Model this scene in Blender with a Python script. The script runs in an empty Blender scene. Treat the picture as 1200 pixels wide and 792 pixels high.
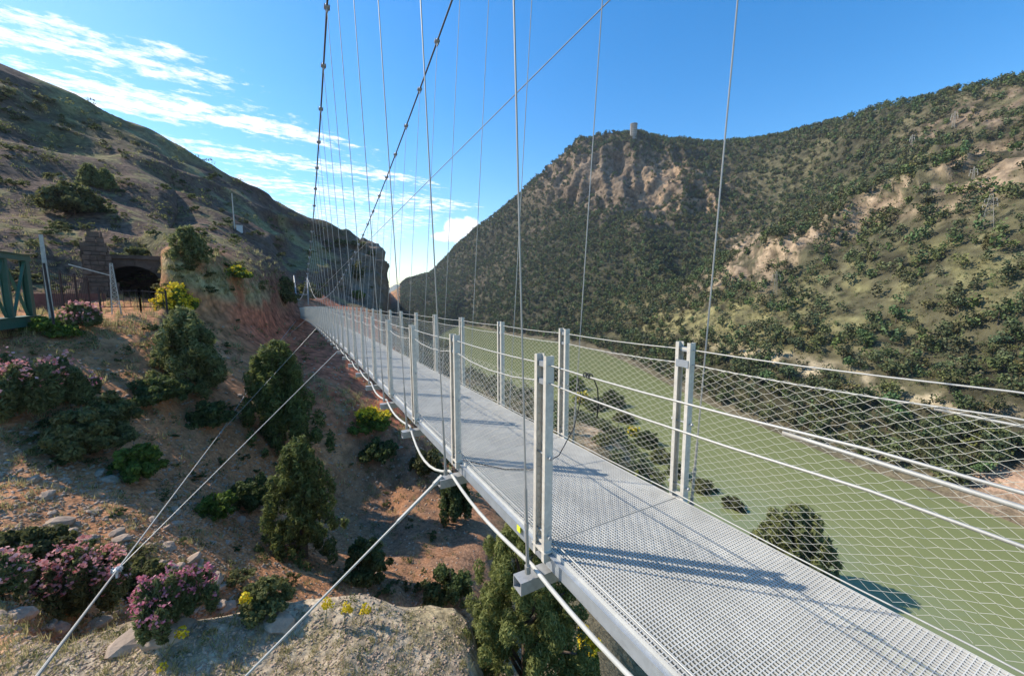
import bpy, bmesh, math, random
import numpy as np
from mathutils import Vector, Matrix
from mathutils.bvhtree import BVHTree

scene = bpy.context.scene
COL = scene.collection
RNG = np.random.default_rng(7)
random.seed(7)

# ------------------------------------------------------------------ camera, sky, sun, exposure
EYE = 1.6            # the eye above the near end of the deck (deck = z 0), metres
FPX = 460.0          # focal length in pixels of a 1200 px wide frame
PITCH = math.radians(6.6)
cd = bpy.data.cameras.new('camera')
cam = bpy.data.objects.new('camera', cd)
COL.objects.link(cam)
cam.location = (0, 0, EYE)
cam.rotation_euler = (math.radians(90) - PITCH, 0, 0)
cd.sensor_width = 36.0
cd.lens = FPX * 36.0 / 1200.0
cd.clip_start = 0.05
cd.clip_end = 20000
scene.camera = cam

SUN_EL, SUN_AZ = math.radians(41.0), math.radians(-76.0)   # azimuth from the camera's forward axis, + to the right
S_DIR = Vector((math.sin(SUN_AZ) * math.cos(SUN_EL), math.cos(SUN_AZ) * math.cos(SUN_EL), math.sin(SUN_EL)))
sd = bpy.data.lights.new('sun', 'SUN')
sd.energy = 3.3
sd.angle = math.radians(0.5)
sd.color = (1.0, 0.93, 0.82)
sun = bpy.data.objects.new('sun', sd)
COL.objects.link(sun)
sun.rotation_euler = (-S_DIR).to_track_quat('-Z', 'Y').to_euler()
sun.location = (-60, 30, 60)

scene.view_settings.view_transform = 'Standard'
scene.view_settings.look = 'None'
scene.view_settings.gamma = 1.0
scene.view_settings.exposure = 0.92

world = bpy.data.worlds.new('World')
scene.world = world
world.use_nodes = True


def build_world():
    nt = world.node_tree
    N, L = nt.nodes, nt.links
    N.clear()
    out = N.new('ShaderNodeOutputWorld')
    sky = N.new('ShaderNodeTexSky')
    sky.sky_type = 'NISHITA'
    sky.sun_disc = False
    sky.sun_elevation = SUN_EL
    sky.sun_rotation = SUN_AZ % (2 * math.pi)
    sky.air_density = 1.0
    sky.dust_density = 0.3
    sky.ozone_density = 1.4
    bg = N.new('ShaderNodeBackground')
    bg.inputs[1].default_value = 0.15
    hs = N.new('ShaderNodeHueSaturation')
    hs.inputs['Saturation'].default_value = 1.45
    hs.inputs['Value'].default_value = 0.86
    L.new(sky.outputs[0], hs.inputs['Color'])
    L.new(hs.outputs[0], bg.inputs[0])

    def math_(op, a, b=None, c=None, clamp=False):
        n = N.new('ShaderNodeMath')
        n.operation = op
        n.use_clamp = clamp
        for i, x in enumerate((a, b, c)):
            if x is None:
                continue
            if isinstance(x, (int, float)):
                n.inputs[i].default_value = x
            else:
                L.new(x, n.inputs[i])
        return n.outputs[0]

    tc = N.new('ShaderNodeTexCoord')
    sep = N.new('ShaderNodeSeparateXYZ')
    L.new(tc.outputs['Generated'], sep.inputs[0])
    x, y, z = sep.outputs
    zc = math_('MAXIMUM', z, 0.03)
    px, py = math_('DIVIDE', x, zc), math_('DIVIDE', y, zc)      # cloud layer seen as a plane overhead
    a = math_('ADD', math_('MULTIPLY', px, 0.86), math_('MULTIPLY', py, 0.50))     # along the streets of cloud
    b = math_('SUBTRACT', math_('MULTIPLY', py, 0.86), math_('MULTIPLY', px, 0.50))  # across them, growing to the horizon
    def vec(u_, v_):
        c = N.new('ShaderNodeCombineXYZ')
        L.new(u_, c.inputs[0])
        L.new(v_, c.inputs[1])
        return c.outputs[0]
    def noise(v_, detail, rough=.5):
        n = N.new('ShaderNodeTexNoise')
        n.inputs['Scale'].default_value = 1.0
        n.inputs['Detail'].default_value = detail
        n.inputs['Roughness'].default_value = rough
        L.new(v_, n.inputs['Vector'])
        return math_('SUBTRACT', n.outputs[0], 0.5)
    bw = math_('ADD', b, math_('MULTIPLY', noise(vec(math_('MULTIPLY', a, 2.2), math_('MULTIPLY', b, 3.0)), 3.0), 0.30))
    t = math_('DIVIDE', math_('SUBTRACT', bw, 1.8), 5.0, clamp=True)  # b 1.8..6.8 -> 0..1
    ramp = N.new('ShaderNodeValToRGB')
    els = ramp.color_ramp.elements
    stops = [(1.8, 0), (2.06, .10), (2.22, .74), (2.42, .86), (2.52, .60), (2.62, .40), (2.72, .72), (2.85, .96), (3.02, .88), (3.12, .48), (3.28, .28),
             (3.44, .70), (3.62, .86), (3.78, .50), (4.0, .34), (4.2, .74), (4.55, .80), (4.85, .45), (5.3, .72), (6.8, .62)]
    els[0].position, els[0].color = 0.0, (0, 0, 0, 1)
    els[1].position, els[1].color = 1.0, (stops[-1][1],) * 3 + (1,)
    for bb, v in stops[1:-1]:
        e = els.new((bb - 1.8) / 5.0)
        e.color = (v, v, v, 1)
    L.new(t, ramp.inputs[0])
    # each street ends further to the right the nearer it lies to the horizon
    ae = N.new('ShaderNodeMapRange')
    ae.inputs[1].default_value, ae.inputs[2].default_value = 2.3, 4.2
    ae.inputs[3].default_value, ae.inputs[4].default_value = -.30, 2.0
    L.new(b, ae.inputs[0])
    over = math_('SUBTRACT', math_('ADD', a, math_('MULTIPLY', noise(vec(math_('MULTIPLY', a, 1.5), math_('MULTIPLY', b, 5.0)), 3.0), 1.0)), ae.outputs[0])
    gate = N.new('ShaderNodeMapRange')
    gate.interpolation_type = 'SMOOTHSTEP'
    gate.inputs[1].default_value, gate.inputs[2].default_value = 0.55, -0.35
    gate.inputs[3].default_value, gate.inputs[4].default_value = 0.0, 1.0
    L.new(over, gate.inputs[0])
    prof = math_('MULTIPLY', ramp.outputs[0], gate.outputs[0])
    cl = math_('ADD', prof, math_('MULTIPLY', noise(vec(math_('MULTIPLY', a, 7.0), math_('MULTIPLY', b, 11.0)), 9.0, .70), 2.7))
    cl = math_('MULTIPLY', math_('SUBTRACT', cl, 0.56), 2.0, clamp=True)
    g2 = N.new('ShaderNodeMapRange')
    g2.interpolation_type = 'SMOOTHSTEP'
    g2.inputs[1].default_value, g2.inputs[2].default_value = 0.10, 0.45
    L.new(prof, g2.inputs[0])
    cl = math_('MULTIPLY', cl, g2.outputs[0])
    # a small cumulus bank low over the notch
    yc = math_('MAXIMUM', y, 0.05)
    qx, qz = math_('DIVIDE', x, yc), math_('DIVIDE', z, yc)
    cmb3 = N.new('ShaderNodeCombineXYZ')
    L.new(qx, cmb3.inputs[0])
    L.new(qz, cmb3.inputs[1])
    nc = N.new('ShaderNodeTexNoise')
    nc.inputs['Scale'].default_value = 30.0
    nc.inputs['Detail'].default_value = 5.0
    L.new(cmb3.outputs[0], nc.inputs['Vector'])
    cum = None
    for (cx, cz, rx, rz) in ((-.125, .158, .050, .034), (-.075, .142, .040, .020), (-.165, .138, .036, .014)):
        d2 = math_('ADD', math_('POWER', math_('DIVIDE', math_('SUBTRACT', qx, cx), rx), 2.0),
                   math_('POWER', math_('DIVIDE', math_('SUBTRACT', qz, cz), rz), 2.0))
        m = math_('SUBTRACT', 1.0, d2)
        cum = m if cum is None else math_('MAXIMUM', cum, m)
    cum = math_('ADD', cum, math_('MULTIPLY', math_('SUBTRACT', nc.outputs[0], 0.5), 2.6))
    cum = math_('MULTIPLY', math_('MULTIPLY', cum, 2.2, clamp=True), math_('GREATER_THAN', y, 0.05))
    cl = math_('MAXIMUM', cl, cum)
    cl = math_('MULTIPLY', cl, math_('MULTIPLY', math_('SUBTRACT', z, 0.015), 22.0, clamp=True))
    cb = N.new('ShaderNodeBackground')
    cb.inputs[0].default_value = (1.0, 0.985, 0.965, 1)
    cb.inputs[1].default_value = 0.80
    mix = N.new('ShaderNodeMixShader')
    L.new(math_('MULTIPLY', cl, 0.93), mix.inputs[0])
    L.new(bg.outputs[0], mix.inputs[1])
    L.new(cb.outputs[0], mix.inputs[2])
    L.new(mix.outputs[0], out.inputs[0])


build_world()

# ------------------------------------------------------------------ small helpers
CP, SP = math.cos(PITCH), math.sin(PITCH)


def pix_dir(u, v):
    """lateral, forward, down components of the view ray through a point measured on the photograph (1200 px wide)"""
    return u - 600.0, FPX * CP - (v - 396.0) * SP, (v - 396.0) * CP + FPX * SP


def at(u, v, r):
    """world point seen at (u, v) at horizontal distance r"""
    la, fw, dn = pix_dir(u, v)
    h = math.hypot(la, fw)
    return Vector((r * la / h, r * fw / h, EYE - r * dn / h))


def project(P):
    """world points (n,3) -> u, v, depth"""
    P = np.asarray(P, float)
    x, y, z = P[..., 0], P[..., 1], P[..., 2] - EYE
    dep = y * CP - z * SP
    up = y * SP + z * CP
    dd = np.maximum(dep, 1e-3)
    return 600 + FPX * x / dd, 396 - FPX * up / dd, dep


def sstep(a, b, x):
    t = np.clip((np.asarray(x, float) - a) / (b - a), 0, 1)
    return t * t * (3 - 2 * t)


def vnoise(P, seed=0):
    """smooth value noise in -1..1 for (n,3) points"""
    P = np.asarray(P, float)
    i = np.floor(P).astype(np.int64)
    f = P - i
    w = f * f * f * (f * (f * 6 - 15) + 10)
    tot = np.zeros(P.shape[:-1])
    for dx in (0, 1):
        for dy in (0, 1):
            for dz in (0, 1):
                h = (i[..., 0] + dx) * 374761393 + (i[..., 1] + dy) * 668265263 + (i[..., 2] + dz) * 2147483647 + seed * 1274126177
                h = (h ^ (h >> 13)) * 1274126177
                h = (h ^ (h >> 16)) & 0xFFFFFF
                v = h.astype(float) / 0x7FFFFF - 1.0
                ww = (w[..., 0] if dx else 1 - w[..., 0]) * (w[..., 1] if dy else 1 - w[..., 1]) * (w[..., 2] if dz else 1 - w[..., 2])
                tot += v * ww
    return tot


def fbm(P, octaves=4, seed=0, gain=.5):
    s, a, f, n = 0, 1.0, 1.0, 0.0
    for k in range(octaves):
        s = s + a * vnoise(np.asarray(P) * f, seed + k)
        n += a
        a *= gain
        f *= 2.03
    return s / n


def pchip(x, Y, xq):
    """monotone cubic interpolation along axis 0"""
    x, Y, xq = np.asarray(x, float), np.asarray(Y, float), np.asarray(xq, float)
    h = np.diff(x).reshape((-1,) + (1,) * (Y.ndim - 1))
    d = np.diff(Y, axis=0) / h
    m = np.zeros_like(Y)
    m[0], m[-1] = d[0], d[-1]
    same = d[:-1] * d[1:] > 0
    w1, w2 = 2 * h[1:] + h[:-1], h[1:] + 2 * h[:-1]
    with np.errstate(divide='ignore', invalid='ignore'):
        hm = (w1 + w2) / (w1 / d[:-1] + w2 / d[1:])
    m[1:-1] = np.where(same, hm, 0)
    k = np.clip(np.searchsorted(x, xq) - 1, 0, len(x) - 2)
    sh = (-1,) + (1,) * (Y.ndim - 1)
    hk = (x[k + 1] - x[k]).reshape(sh)
    t = ((xq - x[k]) / (x[k + 1] - x[k])).reshape(sh)
    t2, t3 = t * t, t * t * t
    return (2 * t3 - 3 * t2 + 1) * Y[k] + (t3 - 2 * t2 + t) * hk * m[k] + (-2 * t3 + 3 * t2) * Y[k + 1] + (t3 - t2) * hk * m[k + 1]


def np_mesh(name, V, F, mats=None, smooth=False, mat_index=None):
    """mesh from numpy vertices and a face array (all the same size) or list"""
    me = bpy.data.meshes.new(name)
    V = np.asarray(V, np.float32).reshape(-1, 3)
    if isinstance(F, np.ndarray):
        n, k = F.shape
        me.vertices.add(len(V))
        me.vertices.foreach_set('co', V.ravel())
        me.loops.add(n * k)
        me.loops.foreach_set('vertex_index', F.astype(np.int32).ravel())
        me.polygons.add(n)
        me.polygons.foreach_set('loop_start', np.arange(0, n * k, k, dtype=np.int32))
        if mat_index is not None:
            me.polygons.foreach_set('material_index', np.asarray(mat_index, np.int32))
        me.update(calc_edges=True)
    else:
        me.from_pydata([tuple(v) for v in V], [], F)
        if mat_index is not None:
            me.polygons.foreach_set('material_index', np.asarray(mat_index, np.int32))
        me.update()
    for m in (mats or []):
        me.materials.append(m)
    if smooth:
        me.polygons.foreach_set('use_smooth', np.ones(len(me.polygons), bool))
    return me


def link(name, me, parent=None, loc=None, rot=None, scale=None, mat=None):
    o = bpy.data.objects.new(name, me)
    COL.objects.link(o)
    if parent is not None:
        o.parent = parent
    if mat is not None:
        o.matrix_basis = mat
    if loc is not None:
        o.location = loc
    if rot is not None:
        o.rotation_euler = rot
    if scale is not None:
        o.scale = scale if hasattr(scale, '__len__') else (scale,) * 3
    return o


def tag(o, label=None, cat=None, group=None, kind=None):
    if label:
        o['label'] = label
    if cat:
        o['category'] = cat
    if group:
        o['group'] = group
    if kind:
        o['kind'] = kind
    return o


def empty(name, loc=(0, 0, 0), rz=0.0, label=None, cat=None, group=None):
    o = bpy.data.objects.new(name, None)
    COL.objects.link(o)
    o.empty_display_size = 0.2
    o.location = loc
    o.rotation_euler = (0, 0, rz)
    return tag(o, label, cat, group)


def dup(o, parent=None):
    c = o.copy()
    COL.objects.link(c)
    c.parent = parent
    for ch in o.children:
        d = dup(ch, c)
        for k in ('label', 'category'):
            if k in d and False:
                del d[k]
    return c


class MB:
    """collects boxes, tubes and polygons into one mesh"""

    def __init__(self):
        self.v, self.f = [], []

    def box(self, lo, hi, M=None):
        b = len(self.v)
        for x in (lo[0], hi[0]):
            for y in (lo[1], hi[1]):
                for z in (lo[2], hi[2]):
                    p = Vector((x, y, z))
                    self.v.append(tuple(M @ p if M else p))
        for q in ((0, 1, 3, 2), (4, 6, 7, 5), (0, 4, 5, 1), (2, 3, 7, 6), (0, 2, 6, 4), (1, 5, 7, 3)):
            self.f.append(tuple(b + i for i in q))
        return self

    def bar(self, p, q, w, h=None, up=(0, 0, 1)):
        """box beam from p to q"""
        p, q = Vector(p), Vector(q)
        h = h or w
        d = (q - p)
        L = d.length
        d.normalize()
        s = d.cross(Vector(up))
        if s.length < 1e-4:
            s = d.cross(Vector((1, 0, 0)))
        s.normalize()
        t = s.cross(d)
        M = Matrix((d, s, t)).transposed().to_4x4()
        M.translation = p
        return self.box((0, -w / 2, -h / 2), (L, w / 2, h / 2), M)

    def tube(self, pts, r, n=6, caps=True):
        pts = [Vector(p) for p in pts]
        rs = r if hasattr(r, '__len__') else [r] * len(pts)
        b = len(self.v)
        prev = None
        for i, p in enumerate(pts):
            d = (pts[min(i + 1, len(pts) - 1)] - pts[max(i - 1, 0)])
            d.normalize()
            if prev is None:
                s = d.cross(Vector((0, 0, 1)))
                if s.length < 1e-3:
                    s = d.cross(Vector((1, 0, 0)))
            else:
                s = prev - d * prev.dot(d)
            s.normalize()
            prev = s
            t = d.cross(s)
            for k in range(n):
                a = 2 * math.pi * k / n
                self.v.append(tuple(p + (s * math.cos(a) + t * math.sin(a)) * rs[i]))
        for i in range(len(pts) - 1):
            for k in range(n):
                a, c = b + i * n + k, b + i * n + (k + 1) % n
                self.f.append((a, c, c + n, a + n))
        if caps:
            self.f.append(tuple(b + k for k in reversed(range(n))))
            self.f.append(tuple(b + (len(pts) - 1) * n + k for k in range(n)))
        return self

    def add(self, V, F):
        b = len(self.v)
        self.v += [tuple(p) for p in V]
        self.f += [tuple(b + i for i in f) for f in F]
        return self

    def mesh(self, name, mat, smooth=False):
        me = bpy.data.meshes.new(name)
        me.from_pydata(self.v, [], self.f)
        me.update()
        if mat:
            me.materials.append(mat)
        if smooth:
            me.polygons.foreach_set('use_smooth', np.ones(len(me.polygons), bool))
        return me

    def build(self, name, mat, parent=None, loc=None, rot=None, smooth=False):
        return link(name, self.mesh(name, mat, smooth), parent, loc, rot)


# ------------------------------------------------------------------ materials
def nodes_of(name):
    m = bpy.data.materials.new(name)
    m.use_nodes = True
    nt = m.node_tree
    return m, nt, nt.nodes, nt.links, nt.nodes['Principled BSDF']


def lin(r, g, b):
    """sRGB 0-255 to linear"""
    f = lambda c: c / 12.92 if c <= 0.04045 else ((c + 0.055) / 1.055) ** 2.4
    return (f(r / 255), f(g / 255), f(b / 255), 1)


def mat_metal(name, col, rough=.5, metallic=.6, var=.25, scale=14.0, bump=.0, stretch=None):
    m, nt, N, L, p = nodes_of(name)
    tc = N.new('ShaderNodeTexCoord')
    mp = N.new('ShaderNodeMapping')
    if stretch:
        mp.inputs['Scale'].default_value = stretch
    L.new(tc.outputs['Object'], mp.inputs[0])
    n = N.new('ShaderNodeTexNoise')
    n.inputs['Scale'].default_value = scale
    n.inputs['Detail'].default_value = 6
    L.new(mp.outputs[0], n.inputs['Vector'])
    v = N.new('ShaderNodeTexVoronoi')
    v.inputs['Scale'].default_value = scale * 5
    L.new(mp.outputs[0], v.inputs['Vector'])
    mx = N.new('ShaderNodeMix')
    mx.data_type = 'RGBA'
    mx.inputs['A'].default_value = tuple(c * (1 - var) for c in col[:3]) + (1,)
    mx.inputs['B'].default_value = tuple(min(1, c * (1 + var)) for c in col[:3]) + (1,)
    ad = N.new('ShaderNodeMath')
    ad.operation = 'MULTIPLY_ADD'
    L.new(v.outputs['Color'], ad.inputs[0])
    ad.inputs[1].default_value = .35
    L.new(n.outputs[0], ad.inputs[2])
    sb = N.new('ShaderNodeMath')
    sb.operation = 'SUBTRACT'
    L.new(ad.outputs[0], sb.inputs[0])
    sb.inputs[1].default_value = .17
    L.new(sb.outputs[0], mx.inputs['Factor'])
    L.new(mx.outputs['Result'], p.inputs['Base Color'])
    rr = N.new('ShaderNodeMapRange')
    rr.inputs[3].default_value, rr.inputs[4].default_value = rough - .12, rough + .15
    L.new(n.outputs[0], rr.inputs[0])
    L.new(rr.outputs[0], p.inputs['Roughness'])
    p.inputs['Metallic'].default_value = metallic
    return m


def mat_plain(name, col, rough=.8, var=.25, scale=6.0, bump=.15, detail=6):
    m, nt, N, L, p = nodes_of(name)
    tc = N.new('ShaderNodeTexCoord')
    n = N.new('ShaderNodeTexNoise')
    n.inputs['Scale'].default_value = scale
    n.inputs['Detail'].default_value = detail
    n.inputs['Roughness'].default_value = .6
    L.new(tc.outputs['Object'], n.inputs['Vector'])
    mx = N.new('ShaderNodeMix')
    mx.data_type = 'RGBA'
    mx.inputs['A'].default_value = tuple(c * (1 - var) for c in col[:3]) + (1,)
    mx.inputs['B'].default_value = tuple(min(1, c * (1 + var)) for c in col[:3]) + (1,)
    mr = N.new('ShaderNodeMapRange')
    mr.inputs[1].default_value, mr.inputs[2].default_value = .3, .7
    L.new(n.outputs[0], mr.inputs[0])
    L.new(mr.outputs[0], mx.inputs['Factor'])
    L.new(mx.outputs['Result'], p.inputs['Base Color'])
    p.inputs['Roughness'].default_value = rough
    p.inputs['Specular IOR Level'].default_value = .25
    if bump:
        b = N.new('ShaderNodeBump')
        b.inputs['Strength'].default_value = bump
        b.inputs['Distance'].default_value = .05
        L.new(n.outputs[0], b.inputs['Height'])
        L.new(b.outputs[0], p.inputs['Normal'])
    return m


def mat_leaf(name, dark, light, trans=.3, objvar=.25, third=None):
    """foliage: each leaf its own tone, each plant its own shift"""
    m, nt, N, L, p = nodes_of(name)
    g = N.new('ShaderNodeNewGeometry')
    oi = N.new('ShaderNodeObjectInfo')
    cr = N.new('ShaderNodeValToRGB')
    e = cr.color_ramp.elements
    e[0].color, e[1].color = tuple(dark[:3]) + (1,), tuple(light[:3]) + (1,)
    if third:
        x = e.new(.93)
        x.color = tuple(light[:3]) + (1,)
        e[-1].color = tuple(third[:3]) + (1,)
    L.new(g.outputs['Random Per Island'], cr.inputs[0])
    hs = N.new('ShaderNodeHueSaturation')
    mr = N.new('ShaderNodeMapRange')
    mr.inputs[3].default_value, mr.inputs[4].default_value = 1 - objvar, 1 + objvar
    L.new(oi.outputs['Random'], mr.inputs[0])
    L.new(mr.outputs[0], hs.inputs['Value'])
    L.new(cr.outputs[0], hs.inputs['Color'])
    L.new(hs.outputs[0], p.inputs['Base Color'])
    p.inputs['Roughness'].default_value = .7
    p.inputs['Specular IOR Level'].default_value = .25
    tr = N.new('ShaderNodeBsdfTranslucent')
    L.new(hs.outputs[0], tr.inputs[0])
    ms = N.new('ShaderNodeMixShader')
    ms.inputs[0].default_value = trans
    L.new(p.outputs[0], ms.inputs[1])
    L.new(tr.outputs[0], ms.inputs[2])
    L.new(ms.outputs[0], N['Material Output'].inputs[0])
    return m


M = {}
M['galv'] = mat_metal('galvanised_steel', (.36, .36, .35), .5, .3, .3, 9)
M['galv_bright'] = mat_metal('bright_galvanised_steel', (.36, .38, .39), .45, .35, .25, 7)
M['grating'] = mat_metal('grating_steel', (.55, .525, .465), .55, .05, .25, 2.2)
M['post'] = mat_metal('post_steel', (.60, .545, .455), .6, .1, .30, 8)
M['rope'] = mat_metal('steel_rope', (.43, .41, .36), .5, .3, .15, 40)
M['mesh'] = mat_metal('stainless_wire', (.64, .60, .50), .4, .35, .08, 20)
M['cable_dark'] = mat_metal('greased_cable', (.13, .13, .13), .5, .4, .3, 30)
M['hanger'] = mat_metal('hanger_rope', (.36, .34, .30), .5, .3, .15, 40)
M['pipe'] = mat_plain('pale_conduit', (.50, .48, .42), .55, .12, 8, .05)
M['dark'] = mat_plain('dark_hollow', (.02, .02, .02), .9, .1)
M['black'] = mat_plain('black_cord', (.02, .02, .022), .6, .2)
M['yellow'] = mat_plain('yellow_tag_paint', (.70, .72, .05), .6, .1)

# ------------------------------------------------------------------ terrain: one lofted sheet from the near ledge to the far ridges
WATER = -44.0


def knot_z(u, r, z):
    k = min(1.3, (EYE - z) / r)
    v = 396.0
    for _ in range(30):
        fw = FPX * CP - (v - 396) * SP
        v = 0.5 * v + 0.5 * (396 + (k * math.hypot(u - 600, fw) - FPX * SP) / CP)
    la, fw, dn = pix_dir(u, v)
    h = math.hypot(la, fw)
    return (r * la / h, r * fw / h, z)


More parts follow.
